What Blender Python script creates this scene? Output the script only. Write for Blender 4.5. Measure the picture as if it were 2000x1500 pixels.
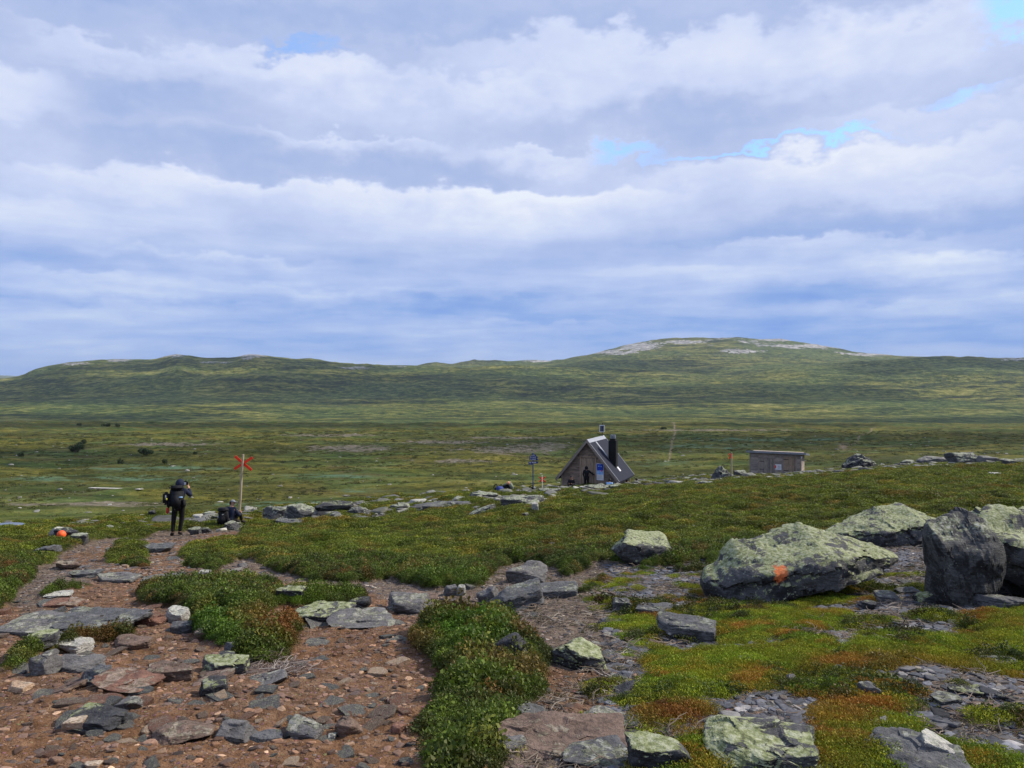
import bpy, bmesh, math, random
import numpy as np
from mathutils import Vector, Matrix, Euler
R = math.radians
SC = bpy.context.scene
for o in list(bpy.data.objects): bpy.data.objects.remove(o)
COL = SC.collection

# ------------------------------------------------------------------ camera
F = 1500.0; HZ = 738.0            # focal length and horizon row of the photograph (2000 x 1500)
cd = bpy.data.cameras.new('camera'); cam = bpy.data.objects.new('camera', cd); COL.objects.link(cam)
cd.sensor_width = 36; cd.lens = 36*F/2000; cd.shift_y = -(750-HZ)/2000
cd.clip_start = 0.05; cd.clip_end = 80000
cam.location = (0, 0, 0); cam.rotation_euler = (R(90), 0, 0)
SC.camera = cam
SC.view_settings.view_transform = 'Standard'; SC.view_settings.look = 'None'
SC.view_settings.exposure = 0.0; SC.view_settings.gamma = 1
SC.cycles.max_bounces = 5; SC.cycles.diffuse_bounces = 2; SC.cycles.glossy_bounces = 2
SC.cycles.transparent_max_bounces = 12; SC.cycles.volume_bounces = 0
SC.cycles.use_adaptive_sampling = True; SC.cycles.adaptive_threshold = 0.01
SC.cycles.use_denoising = True; SC.cycles.denoiser = 'OPENIMAGEDENOISE'; SC.cycles.denoising_input_passes = 'RGB_ALBEDO_NORMAL'

# ------------------------------------------------------------------ sun
SUN_EL, SUN_AZ = R(40), R(72)     # azimuth clockwise from the view direction (+y): from the right, a little ahead
sun_dir = Vector((math.sin(SUN_AZ)*math.cos(SUN_EL), math.cos(SUN_AZ)*math.cos(SUN_EL), math.sin(SUN_EL)))
sd = bpy.data.lights.new('sun', 'SUN'); sd.energy = 5.0; sd.angle = R(.9); sd.color = (1.0, 0.90, 0.76)
sun = bpy.data.objects.new('sun', sd); COL.objects.link(sun)
sun.rotation_euler = (-sun_dir).to_track_quat('-Z', 'Y').to_euler()

# ------------------------------------------------------------------ node helper
class G:
    def __init__(s, nt): s.nt = nt
    def new(s, t, **kw):
        n = s.nt.nodes.new(t)
        for k, v in kw.items(): setattr(n, k, v)
        return n
    def put(s, sock, v):
        if v is None: return
        if isinstance(v, (int, float)):
            sock.default_value = v if sock.type == 'VALUE' else ((v, v, v, 1) if sock.type == 'RGBA' else (v, v, v))
        elif isinstance(v, (tuple, list)):
            v = tuple(v)
            if sock.type == 'RGBA' and len(v) == 3: v += (1,)
            sock.default_value = v
        else: s.nt.links.new(v, sock)
    def m(s, op, a, b=None, c=None, clamp=False):
        n = s.new('ShaderNodeMath', operation=op); n.use_clamp = clamp
        s.put(n.inputs[0], a); s.put(n.inputs[1], b); s.put(n.inputs[2], c)
        return n.outputs[0]
    def v(s, op, a, b=None, scale=None):
        n = s.new('ShaderNodeVectorMath', operation=op)
        s.put(n.inputs[0], a); s.put(n.inputs[1], b)
        if scale is not None: s.put(n.inputs['Scale'], scale)
        return n.outputs['Value'] if op in ('DOT_PRODUCT', 'LENGTH', 'DISTANCE') else n.outputs[0]
    def xyz(s, x, y, z):
        n = s.new('ShaderNodeCombineXYZ'); s.put(n.inputs[0], x); s.put(n.inputs[1], y); s.put(n.inputs[2], z); return n.outputs[0]
    def sep(s, a):
        n = s.new('ShaderNodeSeparateXYZ'); s.put(n.inputs[0], a); return n.outputs
    def noise(s, vec, scale=1., detail=4., rough=.55, dist=0., out=0):
        n = s.new('ShaderNodeTexNoise'); s.put(n.inputs['Vector'], vec); n.inputs['Scale'].default_value = scale
        n.inputs['Detail'].default_value = detail; n.inputs['Roughness'].default_value = rough; n.inputs['Distortion'].default_value = dist
        return n.outputs[out]
    def vor(s, vec, scale=1., feature='F1', out=0, rnd=1.):
        n = s.new('ShaderNodeTexVoronoi', feature=feature); s.put(n.inputs['Vector'], vec); n.inputs['Scale'].default_value = scale
        n.inputs['Randomness'].default_value = rnd
        return n.outputs[out]
    def ss(s, x, a, b, lo=0., hi=1.):
        n = s.new('ShaderNodeMapRange', interpolation_type='SMOOTHSTEP')
        s.put(n.inputs['Value'], x); s.put(n.inputs['From Min'], a); s.put(n.inputs['From Max'], b)
        s.put(n.inputs['To Min'], lo); s.put(n.inputs['To Max'], hi); return n.outputs[0]
    def mix(s, f, a, b, mode='MIX'):
        n = s.new('ShaderNodeMix', data_type='RGBA', blend_type=mode)
        s.put(n.inputs[0], f); s.put(n.inputs[6], a); s.put(n.inputs[7], b); return n.outputs[2]
    def ramp(s, f, stops):
        n = s.new('ShaderNodeValToRGB'); e = n.color_ramp.elements
        while len(e) < len(stops): e.new(.5)
        for el, (p, c) in zip(e, stops): el.position = p; el.color = tuple(c)+(1,)
        s.put(n.inputs[0], f); return n.outputs[0]
    def bump(s, h, strength, dist, normal=None):
        n = s.new('ShaderNodeBump'); n.inputs['Strength'].default_value = strength; n.inputs['Distance'].default_value = dist
        s.put(n.inputs['Height'], h); s.put(n.inputs['Normal'], normal); return n.outputs[0]

# ------------------------------------------------------------------ world: Nishita sky behind a procedural stratocumulus deck
W = bpy.data.worlds.new('World'); SC.world = W; W.use_nodes = True
nt = W.node_tree; nt.nodes.clear(); g = G(nt)
tc = g.new('ShaderNodeTexCoord').outputs['Generated']
X, Y, Z = g.sep(tc)
sky = g.new('ShaderNodeTexSky', sky_type='NISHITA'); sky.sun_disc = False
sky.sun_elevation = SUN_EL; sky.sun_rotation = SUN_AZ; sky.air_density = 1.6; sky.ozone_density = 2.2; sky.altitude = 900
az = g.m('ARCTAN2', X, Y); el = g.m('ARCSINE', g.m('MAXIMUM', g.m('MINIMUM', Z, 1.), -1.))
zz = g.m('ADD', g.m('MAXIMUM', Z, 0.), .10)
plan = g.xyz(g.m('DIVIDE', X, zz), g.m('DIVIDE', Y, zz), 0.)
ang = g.xyz(az, g.m('MULTIPLY', el, 2.6), 0.3)
nbig = g.noise(plan, .55, 5, .5)
nang = g.noise(ang, 4.2, 7, .56, .35)
ang2 = g.xyz(az, g.m('MULTIPLY', el, 1.55), 3.3)
nfine = g.noise(ang2, 13., 8, .62, .15)
lump = g.noise(ang2, 9., 5, .55)
w1 = g.m('ADD', g.m('MULTIPLY', g.m('SUBTRACT', g.noise(ang, 6.5, 4, .55), .5), .7), g.m('MULTIPLY', g.m('SUBTRACT', g.noise(ang2, 17., 6, .6), .5), .75))
w2 = g.m('SUBTRACT', g.noise(g.v('ADD', ang, (7., 3., 1.)), 3.0, 4, .5), .5)
elw = g.m('ADD', el, g.m('MULTIPLY', w1, g.m('ADD', g.m('MULTIPLY', g.m('MAXIMUM', el, 0.), .26), .035)))
azw = g.m('ADD', az, g.m('MULTIPLY', w2, .22))
P2 = g.xyz(azw, elw, 0.)
def ae(px, py):
    x = px-1000.; return math.atan2(x, F), math.atan2(HZ-py, math.hypot(F, x))
def asum(a, b): return b if a is None else g.m('ADD', a, b)
def gauss(px, py, w, h, amp):
    a, e = ae(px, py)
    d = g.v('MULTIPLY', g.v('SUBTRACT', P2, (a, e, 0.)), (F/w, F/h, 0.))
    return g.m('MULTIPLY', g.m('EXPONENT', g.m('MULTIPLY', g.v('DOT_PRODUCT', d, d), -1.)), amp)
def cloud(px, ytop, w, h, amp):      # sharp lit top, slow fade to the grey base
    a, e = ae(px, ytop)
    s_ = g.m('MULTIPLY', g.m('SUBTRACT', e, elw), F/h)
    du = g.m('MULTIPLY', g.m('SUBTRACT', azw, a), F/w)
    f1 = g.m('EXPONENT', g.m('MULTIPLY', g.m('MULTIPLY', du, du), -1.))
    f2 = g.m('MULTIPLY', g.ss(s_, -.12, .22), g.m('EXPONENT', g.m('MULTIPLY', g.m('MAXIMUM', s_, 0.), -.9)))
    return g.m('MULTIPLY', g.m('MULTIPLY', f1, f2), amp)
br = None
for b in [(1020, 372, 260, 60, .42), (350, 335, 300, 70, .30), (700, 360, 260, 60, .16), (1600, 297, 330, 75, .36), (1950, 330, 150, 60, .12),
          (1560, 468, 270, 42, .34), (1930, 488, 160, 55, .34), (440, 498, 190, 40, .24), (190, 530, 120, 26, .16),
          (30, 130, 110, 95, .32), (220, 72, 190, 70, .20), (600, 105, 180, 70, .30), (860, 150, 260, 70, .16), (1250, 55, 420, 110, .30),
          (1800, 10, 200, 120, .24), (120, 390, 220, 90, .16), (700, 265, 160, 35, .18), (1060, 285, 130, 40, .2),
          (1050, 625, 170, 22, .16), (640, 560, 420, 30, .12), (1760, 590, 260, 40, .14), (1330, 520, 160, 34, .10), (200, 590, 300, 28, .14), (1900, 190, 180, 70, .16)]:
    br = asum(br, cloud(*b))
dk = None
for b in [(870, 592, 210, 17, .26), (280, 512, 200, 20, .18), (1560, 575, 190, 20, .20), (500, 20, 900, 30, .14), (300, 190, 170, 24, .20),
          (1320, 235, 340, 34, .20), (1760, 440, 320, 30, .24), (900, 345, 340, 20, .16), (480, 300, 420, 20, .14), (1880, 565, 200, 16, .1),
          (420, 600, 300, 12, .16), (1200, 500, 260, 24, .12), (1500, 640, 500, 18, .10)]:
    dk = asum(dk, gauss(*b))
gap = None
for b in [(580, 88, 110, 16, .62), (1230, 293, 70, 14, .8), (1490, 293, 230, 7, .75), (1710, 268, 80, 11, .6), (1985, 12, 75, 30, 1.5), (1930, 180, 60, 12, .6)]:
    gap = asum(gap, gauss(*b))
val = g.m('ADD', .42, g.m('SUBTRACT', br, g.m('MULTIPLY', dk, .8)))
nlow = g.noise(g.xyz(g.m('MULTIPLY', az, 2.4), g.m('MULTIPLY', el, 17.), 5.), 2.3, 6, .58, .2)
val = g.m('ADD', val, g.m('MULTIPLY', g.ss(el, .26, .04), g.m('MULTIPLY', g.m('SUBTRACT', nlow, .5), .95)))
val = g.m('ADD', val, g.m('MULTIPLY', g.m('SUBTRACT', nang, .5), .26))
val = g.m('ADD', val, g.m('MULTIPLY', g.m('SUBTRACT', nbig, .5), .22))
val = g.m('ADD', val, g.m('ADD', g.m('MULTIPLY', g.m('SUBTRACT', nfine, .5), .22), g.m('MULTIPLY', g.m('SUBTRACT', lump, .5), .18)))
val = g.m('ADD', g.m('MULTIPLY', g.m('SUBTRACT', val, .47), 1.08), .495)
ccol = g.ramp(val, [(.05, (.27, .39, .70)), (.26, (.36, .48, .78)), (.46, (.48, .57, .84)), (.62, (.62, .70, .94)), (.86, (.84, .89, 1.0))])
lowc = g.ramp(val, [(.10, (.14, .31, .80)), (.36, (.26, .43, .84)), (.58, (.41, .55, .89)), (.92, (.66, .77, .96))])
ccol = g.mix(g.ss(el, .26, .02), ccol, lowc)
skyc = g.v('SCALE', sky.outputs[0], None, scale=.125)
skyc = g.v('MULTIPLY', skyc, (1.0, 1.35, 1.9))
gm = g.m('ADD', gap, g.m('MULTIPLY', g.m('SUBTRACT', nfine, .5), 1.0))
gm = g.m('MULTIPLY', g.m('MULTIPLY', g.ss(gm, .12, 1.05), g.ss(gap, .02, .5)), .9)
colr = g.mix(gm, ccol, skyc)
bg = g.new('ShaderNodeBackground'); g.put(bg.inputs[0], colr); bg.inputs[1].default_value = 1.0
nt.links.new(bg.outputs[0], g.new('ShaderNodeOutputWorld').inputs[0])

# ------------------------------------------------------------------ tagging and mesh helpers
def tag(o, label=None, cat=None, group=None, kind=None):
    if label: o['label'] = label
    if cat: o['category'] = cat
    if group: o['group'] = group
    if kind: o['kind'] = kind
    return o
def link(o, parent=None):
    COL.objects.link(o)
    if parent is not None: o.parent = parent
    return o
def empty(name, loc, rz=0.):
    o = bpy.data.objects.new(name, None); o.empty_display_size = .2; link(o); o.location = loc; o.rotation_euler = (0, 0, rz); return o
def obj(name, me, mat=None, parent=None, smooth=False):
    if isinstance(me, bmesh.types.BMesh):
        b = me; me = bpy.data.meshes.new(name); b.to_mesh(me); b.free()
    if mat is not None and not me.materials: me.materials.append(mat)
    if smooth: me.polygons.foreach_set('use_smooth', np.ones(len(me.polygons), bool))
    return link(bpy.data.objects.new(name, me), parent)
def npmesh(name, verts, faces, smooth=True):
    me = bpy.data.meshes.new(name); verts = np.asarray(verts, np.float32); faces = np.asarray(faces, np.int32)
    k = faces.shape[1]; n = len(faces)
    me.vertices.add(len(verts)); me.vertices.foreach_set('co', verts.ravel())
    me.loops.add(n*k); me.loops.foreach_set('vertex_index', faces.ravel())
    me.polygons.add(n); me.polygons.foreach_set('loop_start', np.arange(0, n*k, k, dtype=np.int32))
    me.update(calc_edges=True)
    if smooth: me.polygons.foreach_set('use_smooth', np.ones(n, bool))
    return me
def fattr(me, name, a, dom='POINT'):
    t = me.attributes.new(name, 'FLOAT', dom); t.data.foreach_set('value', np.asarray(a, np.float32).ravel())
def cattr(me, name, a, dom='POINT'):
    t = me.attributes.new(name, 'FLOAT_COLOR', dom); a = np.asarray(a, np.float32)
    if a.shape[1] == 3: a = np.concatenate([a, np.ones((len(a), 1), np.float32)], 1)
    t.data.foreach_set('color', a.ravel())

# numpy gradient noise
_rs = np.random.RandomState(11)
_P = _rs.permutation(4096).astype(np.int64)
_g2 = _rs.rand(4096)*2*np.pi; _G2 = np.stack([np.cos(_g2), np.sin(_g2)], 1)
_G3 = _rs.normal(size=(4096, 3)); _G3 /= np.linalg.norm(_G3, axis=1)[:, None]
def _fade(t): return t*t*t*(t*(t*6-15)+10)
def n2(x, y):
    xi = np.floor(x).astype(np.int64); yi = np.floor(y).astype(np.int64); xf = x-xi; yf = y-yi
    def c(ax, ay):
        h = _P[(_P[(xi+ax) & 4095]+yi+ay) & 4095]; gr = _G2[h]; return gr[..., 0]*(xf-ax)+gr[..., 1]*(yf-ay)
    u, v = _fade(xf), _fade(yf)
    a = c(0, 0); b = c(1, 0); d = c(0, 1); e = c(1, 1)
    return ((a+u*(b-a))*(1-v)+(d+u*(e-d))*v)*1.5
def fb2(x, y, o=4, r=.5, s=0.):
    t = 0; a = 1.; n = 0
    for k in range(o):
        t = t+a*n2(x*2**k+17.3*k+s, y*2**k-9.1*k+s*1.7); n += a; a *= r
    return t/n*1.3
def n3(p):
    i = np.floor(p).astype(np.int64); f = p-i; u = _fade(f); t = 0
    for a in (0, 1):
        for b in (0, 1):
            for c in (0, 1):
                h = _P[(_P[(_P[(i[..., 0]+a) & 4095]+i[..., 1]+b) & 4095]+i[..., 2]+c) & 4095]
                gr = _G3[h]; d = (gr*(f-np.array([a, b, c]))).sum(-1)
                t = t+d*(u[..., 0] if a else 1-u[..., 0])*(u[..., 1] if b else 1-u[..., 1])*(u[..., 2] if c else 1-u[..., 2])
    return t*1.5
def fb3(p, o=4, r=.5):
    t = 0; a = 1.; n = 0
    for k in range(o): t = t+a*n3(p*2**k+31.7*k); n += a; a *= r
    return t/n*1.3
def sstep(x, a, b):
    t = np.clip((x-a)/(b-a), 0, 1); return t*t*(3-2*t)

# ------------------------------------------------------------------ terrain base: stations (distance, screen row) for chosen columns
PXC = np.array([-700, 0, 180, 350, 470, 700, 900, 1060, 1200, 1400, 1530, 1700, 2000, 2700.])
def col(*a): return np.array(a, float)
ST = []   # (d per column, row per column)
def st(d, row):
    d = np.full(len(PXC), float(d)) if np.isscalar(d) else col(*d); row = np.full(len(PXC), float(row)) if np.isscalar(row) else col(*row)
    ST.append((d, row))
st(.3, HZ+1.6*F/.3); st(1.5, HZ+1.6*F/1.5); st(3.1, 1500); st(4.6, (1330,)*9+(1325, 1322, 1320, 1318, 1318))
st(7.5, (1190,)*9+(1188, 1182, 1175, 1170, 1170))
st(13, (1105, 1105, 1105, 1105, 1105, 1103, 1098, 1090, 1080, 1068, 1062, 1056, 1050, 1050))
st(21, (1055, 1052, 1050, 1050, 1048, 1038, 1025, 1010, 1000, 988, 982, 976, 970, 970))
st((27, 27, 27, 27, 27, 31, 36, 40, 43, 47, 47, 44, 40, 40), (1040, 1036, 1030, 1022, 1018, 997, 977, 964, 957, 941, 934, 922, 912, 912))
st((33, 33, 34, 34, 34, 40, 45, 50, 54, 61, 68, 64, 58, 58), (1034, 1027, 1018, 1006, 1000, 979, 963, 951, 944, 927, 926, 910, 898, 898))
st((48, 48, 50, 50, 50, 58, 65, 72, 76, 88, 96, 90, 84, 84), (1052, 1048, 1038, 1030, 1024, 1004, 990, 976, 966, 950, 946, 935, 925, 925))
st((74, 74, 76, 80, 84, 95, 110, 122, 130, 145, 150, 150, 150, 150), (1022, 1016, 1006, 996, 988, 968, 952, 940, 932, 916, 912, 904, 892, 892))
st((120, 120, 122, 125, 128, 135, 150, 165, 175, 190, 195, 195, 195, 195), (960, 956, 952, 948, 944, 935, 922, 912, 908, 898, 896, 892, 884, 884))
st((215, 215, 215, 220, 225, 230, 240, 250, 255, 265, 270, 270, 270, 270), (893, 893, 893, 892, 890, 886, 882, 879, 878, 874, 872, 870, 866, 866))
st(430, (852, 851, 850, 850, 850, 849, 848, 848, 847, 846, 846, 845, 845, 845))
st(820, (824, 824, 825, 826, 826, 827, 827, 826, 826, 826, 827, 828, 829, 829))
st(1150, (829, 828, 829, 830, 830, 831, 831, 830, 830, 830, 831, 832, 833, 833))
st(1600, (816, 814, 814, 815, 815, 816, 815, 812, 812, 813, 815, 815, 815, 815))
st(2400, (785, 780, 776, 772, 772, 776, 778, 775, 772, 770, 772, 768, 765, 765))
cr_px = col(-700, 0, 40, 70, 130, 200, 300, 345, 400, 450, 490, 560, 650, 700, 760, 830, 880, 920, 1000, 1060, 1200, 1350, 1450, 1560, 1700, 1800, 1900, 2000, 2700)
cr_py = col(745, 738, 734, 720, 710, 705, 701, 688, 698, 699, 689, 698, 708, 712, 713, 712, 714, 715, 716, 718, 724, 728, 724, 714, 703, 697, 692, 695, 700)
mt_px = col(-700, 0, 700, 800, 850, 880, 920, 1000, 1040, 1070, 1100, 1140, 1200, 1240, 1300, 1350, 1400, 1440, 1480, 1520, 1560, 1600, 1650, 1700, 1760, 1850, 2000, 2700)
mt_py = col(746, 742, 724, 716, 707, 711, 705, 705, 700, 703, 699, 690, 676, 666, 661, 658, 658, 655, 658, 657, 663, 671, 681, 688, 695, 697, 704, 712)
# lattice over (px, ln d)
LP = np.linspace(-700, 2700, 851); LD = np.linspace(math.log(.3), math.log(40000), 1500)
rows = []
for d, r in ST: rows.append((np.interp(LP, PXC, d), np.interp(LP, PXC, r)))
one = np.ones_like(LP)
rows.append((3300*one, np.interp(LP, cr_px, cr_py)))
rows.append((4000*one, np.where(LP < 1060, np.interp(LP, cr_px, cr_py)+14, np.interp(LP, [1060, 1150, 1450, 1600, 2700], [722, 706, 704, 716, 716]))))
rows.append((5200*one, np.interp(LP, mt_px, mt_py)))
rows.append((7500*one, np.interp(LP, mt_px, mt_py)*.4+748*.6))
rows.append((15000*one, np.interp(LP, [-700, 0, 60, 400, 2700], [731, 732, 736, 744, 744])))
rows.append((22000*one, 742*one)); rows.append((40000*one, 741*one))
DD = np.array([r[0] for r in rows]); ZZ = -(np.array([r[1] for r in rows])-HZ)/F*DD
H0 = np.zeros((len(LD), len(LP)))
ed = np.exp(LD)
for j in range(len(LP)): H0[:, j] = np.interp(ed, DD[:, j], ZZ[:, j])
def blur(A, n0, n1):
    for ax, n in ((0, n0), (1, n1)):
        for _ in range(n):
            B = A.copy(); s0 = [slice(None)]*2
            sl = lambda a, b: tuple(slice(a, b) if k == ax else slice(None) for k in range(2))
            B[sl(1, -1)] = .25*A[sl(0, -2)]+.5*A[sl(1, -1)]+.25*A[sl(2, None)]; A = B
    return A
H0 = blur(H0/ed[:, None], 26, 4)*ed[:, None]
def bil(A, fi, fj):
    fi = np.clip(fi, 0, A.shape[0]-1.001); fj = np.clip(fj, 0, A.shape[1]-1.001)
    i = fi.astype(int); j = fj.astype(int); u = fi-i; v = fj-j
    return (A[i, j]*(1-u)+A[i+1, j]*u)*(1-v)+(A[i, j+1]*(1-u)+A[i+1, j+1]*u)*v
def base_h(x, y):
    th = np.arctan2(x, y); r = np.hypot(x, y)+1e-6; tcl = np.clip(th, -R(48), R(48)); d = np.maximum(r*np.cos(tcl), .3)
    fi = (np.log(d)-LD[0])/(LD[1]-LD[0])
    h = bil(H0, fi, (1000+F*np.tan(tcl)+700)/4.)
    w = sstep(np.abs(th), R(60), R(150)); hm = bil(H0, fi, np.full_like(fi, 1700/4.))
    return h*(1-w)+hm*w
# polar grid
TH = np.concatenate([np.linspace(-math.pi, -R(41), 30)[:-1], np.linspace(-R(41), R(41), 980), np.linspace(R(41), math.pi, 30)[1:]])
RR = np.concatenate([np.geomspace(.35, 2.6, 30)[:-1], np.geomspace(2.6, 30, 620)[:-1], np.geomspace(30, 100, 200)[:-1], np.geomspace(100, 1100, 300)[:-1], np.geomspace(1100, 6500, 330)[:-1], np.geomspace(6500, 17500, 40)])
TT, RG = np.meshgrid(TH, RR)
GX = RG*np.sin(TT); GY = RG*np.cos(TT)
HB = base_h(GX, GY)
front = np.abs(TT) < R(47)
yy = np.where(GY > .2, GY, .2)
PX = np.where(front, 1000+F*GX/yy, -5000.); PY = np.where(front, HZ-F*HB/yy, -5000.)
near = front & (RG < 75)
def poly_mask(pts, warp=1., sel=near, seed=0., tall=0.):
    a = _pm(pts, warp, sel, seed, 0.)
    return a & _pm(pts, warp, sel, seed, tall) if tall else a
def _pm(pts, warp, sel, seed, tall):
    out = np.zeros(PX.shape, bool); x0 = PX[sel]; y0 = PY[sel]; gx = GX[sel]; gy = GY[sel]
    sc = np.clip(60/np.maximum(gy, 3), 1.5, 14)*warp
    x = x0+fb2(gx*2.3, gy*2.3, 4, .6, seed)*sc*2.6; y = y0+fb2(gx*2.3+50, gy*2.3, 4, .6, seed)*sc-tall*F/np.maximum(gy, 2)
    ins = np.zeros(x.shape, bool); n = len(pts)
    for k in range(n):
        xa, ya = pts[k]; xb, yb = pts[(k+1) % n]
        if ya == yb: continue
        c = ((ya > y) != (yb > y)) & (x < (xb-xa)*(y-ya)/(yb-ya)+xa); ins ^= c
    out[sel] = ins; return out
def line_below(pts, sel=near, warp=1.):   # True where the row lies below the polyline
    px, py = zip(*pts); return poly_mask(list(pts)+[(px[-1], 9000), (px[0], 9000)], warp, sel, 5.)

bare = line_below([(-900, 1225), (0, 1200), (60, 1130), (95, 1092), (180, 1063), (240, 1052), (262, 1056), (300, 1044), (360, 1040), (420, 1036), (470, 1034), (482, 1042), (462, 1060), (372, 1064), (352, 1090), (380, 1116), (420, 1120), (470, 1092), (560, 1118), (620, 1142), (690, 1140), (760, 1128), (830, 1150), (930, 1152), (960, 1122), (1000, 1100), (1060, 1104), (1110, 1125), (1190, 1098), (1260, 1112), (1400, 1098), (1450, 1072), (1640, 1060), (1760, 1040), (1860, 1050), (2000, 1060), (2900, 1060)])
HP = [
 [(250, 1165), (300, 1135), (400, 1128), (480, 1118), (560, 1150), (640, 1152), (700, 1150), (722, 1180), (650, 1195), (560, 1190), (510, 1210), (475, 1250), (430, 1262), (395, 1240), (380, 1205), (300, 1185)],
 [(470, 1260), (500, 1215), (560, 1200), (602, 1225), (590, 1245), (555, 1255), (585, 1275), (560, 1290), (480, 1310), (440, 1300), (500, 1275)],
 [(788, 1262), (830, 1225), (900, 1200), (1000, 1185), (1008, 1235), (1060, 1260), (1085, 1290), (1040, 1330), (1045, 1355), (1000, 1370), (1030, 1400), (1010, 1432), (960, 1450), (985, 1540), (830, 1540), (850, 1440), (800, 1430), (812, 1390), (870, 1350), (882, 1320), (830, 1290), (800, 1282)],
 [(-60, 1330), (0, 1290), (50, 1258), (110, 1245), (240, 1225), (292, 1235), (280, 1255), (180, 1270), (100, 1278), (40, 1312)],
 [(-200, 1200), (60, 1192), (90, 1150), (190, 1130), (196, 1145), (110, 1168)],
 [(205, 1096), (230, 1064), (280, 1060), (288, 1118), (250, 1112)],
 [(80, 1345), (90, 1308), (125, 1300), (128, 1330)],
 [(1095, 1160), (1130, 1142), (1190, 1145), (1200, 1158), (1150, 1166)],
 [(1080, 1132), (1180, 1120), (1400, 1108), (1400, 1120), (1260, 1128), (1160, 1140)],
 [(1200, 1100), (1330, 1098), (1420, 1095), (1400, 1112), (1230, 1116)]]
MP = [  # mossy ground on the right
 [(1180, 1228), (1230, 1212), (1330, 1196), (1390, 1170), (1440, 1150), (1560, 1132), (1690, 1130), (1700, 1148), (1580, 1180), (1540, 1196), (1600, 1190), (1740, 1206), (1760, 1220), (1650, 1226), (1540, 1236), (1490, 1262), (1420, 1262), (1340, 1240), (1290, 1245), (1230, 1232)],
 [(1262, 1296), (1290, 1262), (1400, 1270), (1480, 1262), (1600, 1254), (1700, 1262), (1860, 1240), (1900, 1215), (2000, 1175), (2700, 1150), (2700, 1310), (2000, 1318), (1880, 1318), (1760, 1312), (1700, 1330), (1560, 1340), (1430, 1352), (1330, 1372), (1240, 1380), (1215, 1360), (1240, 1330), (1300, 1305)],
 [(1240, 1400), (1290, 1382), (1390, 1388), (1400, 1410), (1330, 1425), (1240, 1425)],
 [(1560, 1390), (1640, 1360), (1740, 1352), (1760, 1390), (1700, 1420), (1780, 1440), (1900, 1455), (2000, 1480), (2700, 1500), (2700, 1640), (1240, 1640), (1230, 1500), (1240, 1460), (1400, 1450), (1620, 1440), (1600, 1420)],
 [(1000, 1480), (960, 1450), (1010, 1452), (1020, 1490)],
 [(1640, 1040), (1700, 1030), (1790, 1042), (1770, 1060), (1680, 1062)]]
heath = near & ~bare
for k, p in enumerate(HP): heath |= poly_mask(p, 1., near, k*3.1, .10)
moss = np.zeros(PX.shape, bool)
for k, p in enumerate(MP): moss |= poly_mask(p, 1.3, near, 40+k*2.7, .03)
# the mossy ground is patchy
pn = fb2(GX*1.1, GY*1.1, 5, .6, 3.)
moss |= near & ~heath & (RG < 16) & (PX > 1150) & (PY > 1120) & (fb2(GX*1.3, GY*1.6, 4, .6, 39.) > .22)
moss &= (pn > -.60) & (fb2(GX*4, GY*4, 4, .65, 36.) > -.50)
heath &= ~((fb2(GX*1.3, GY*1.3, 4, .65, 37.) > .50) & (RG < 30))
# stony band along the crest of the near slope
crest_px = [-900, 0, 200, 350, 470, 700, 900, 1060, 1200, 1400, 1530, 1700, 2000, 2900]
crest_py = [1040, 1030, 1018, 1006, 1000, 979, 963, 951, 944, 927, 926, 910, 898, 898]
cb = PY-np.interp(PX, crest_px, crest_py)
bandw = np.interp(PX, [0, 300, 470, 700, 1000, 1200, 1500, 1700, 2000], [10, 14, 34, 44, 36, 26, 15, 12, 8])
stony = near & (RG > 22) & (cb < bandw+14*fb2(GX*.35, GY*.35, 4, .6, 8.)) & (fb2(GX*.5, GY*.5, 4, .6, 21.) > -.07)
heathF = blur(heath.astype(float), 2, 2); mossF = blur(moss.astype(float), 2, 2); stonyF = blur(stony.astype(float), 2, 2)
heathF *= 1-.85*stonyF
heathS = blur(heath.astype(float), 14, 14)
bareF = np.clip(1-heathF-mossF, 0, 1)*near
# reddish dirt of the left path
dirt = poly_mask([(-400, 1640), (-400, 1215), (60, 1190), (160, 1150), (200, 1120), (110, 1090), (235, 1058), (330, 1050), (470, 1035), (480, 1075), (370, 1070), (360, 1110), (520, 1130), (700, 1160), (800, 1180), (820, 1225), (900, 1330), (850, 1440), (850, 1640)], 2., near, 77.)
dirt2 = poly_mask([(1005, 1380), (1080, 1320), (1210, 1290), (1260, 1230), (1280, 1290), (1220, 1380), (1080, 1400)], 2., near, 78.)
dirtF = blur((dirt | dirt2).astype(float), 8, 8)
HT = HB.copy()
nf = 1-sstep(RG, 40, 75)
HT += nf*(.075*fb2(GX/1.6, GY/1.6, 4)+.12*sstep(RG, 8, 20)*fb2(GX/5, GY/5, 3, .5, 4.))
HT += nf*sstep(RG, 9, 16)*heathF*(.16*fb2(GX/1.7, GY/1.7, 3, .5, 14.)+.07*fb2(GX*1.5, GY*1.5, 3, .5, 15.))
HT += nf*(heathF*(.05+.09*np.clip(fb2(GX*1.7, GY*1.7, 4, .6, 9.)+.25, 0, 1))*sstep(RG, 2.5, 6)+mossF*(.02+.05*fb2(GX*2.2, GY*2.2, 3, .6, 12.)))
dn = (RG < 40)
HT += dn*bareF*(.020*fb2(GX*5, GY*5, 4, .65, 2.)+.030*np.abs(fb2(GX*2, GY*2, 3, .5, 6.)))
mm = sstep(RG, 62, 110)*(1-sstep(RG, 900, 1400))
HT += mm*(2.2*fb2(GX/55, GY/42, 4, .5, 1.)+.7*fb2(GX/11, GY/11, 3, .5, 2.))*np.interp(RG, [60, 200, 800], [.35, .8, 1.5])
fm = sstep(RG, 900, 2400)
rid = 1-np.abs(fb2(GX/900, GY/900, 5, .5, 7.))*2
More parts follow.
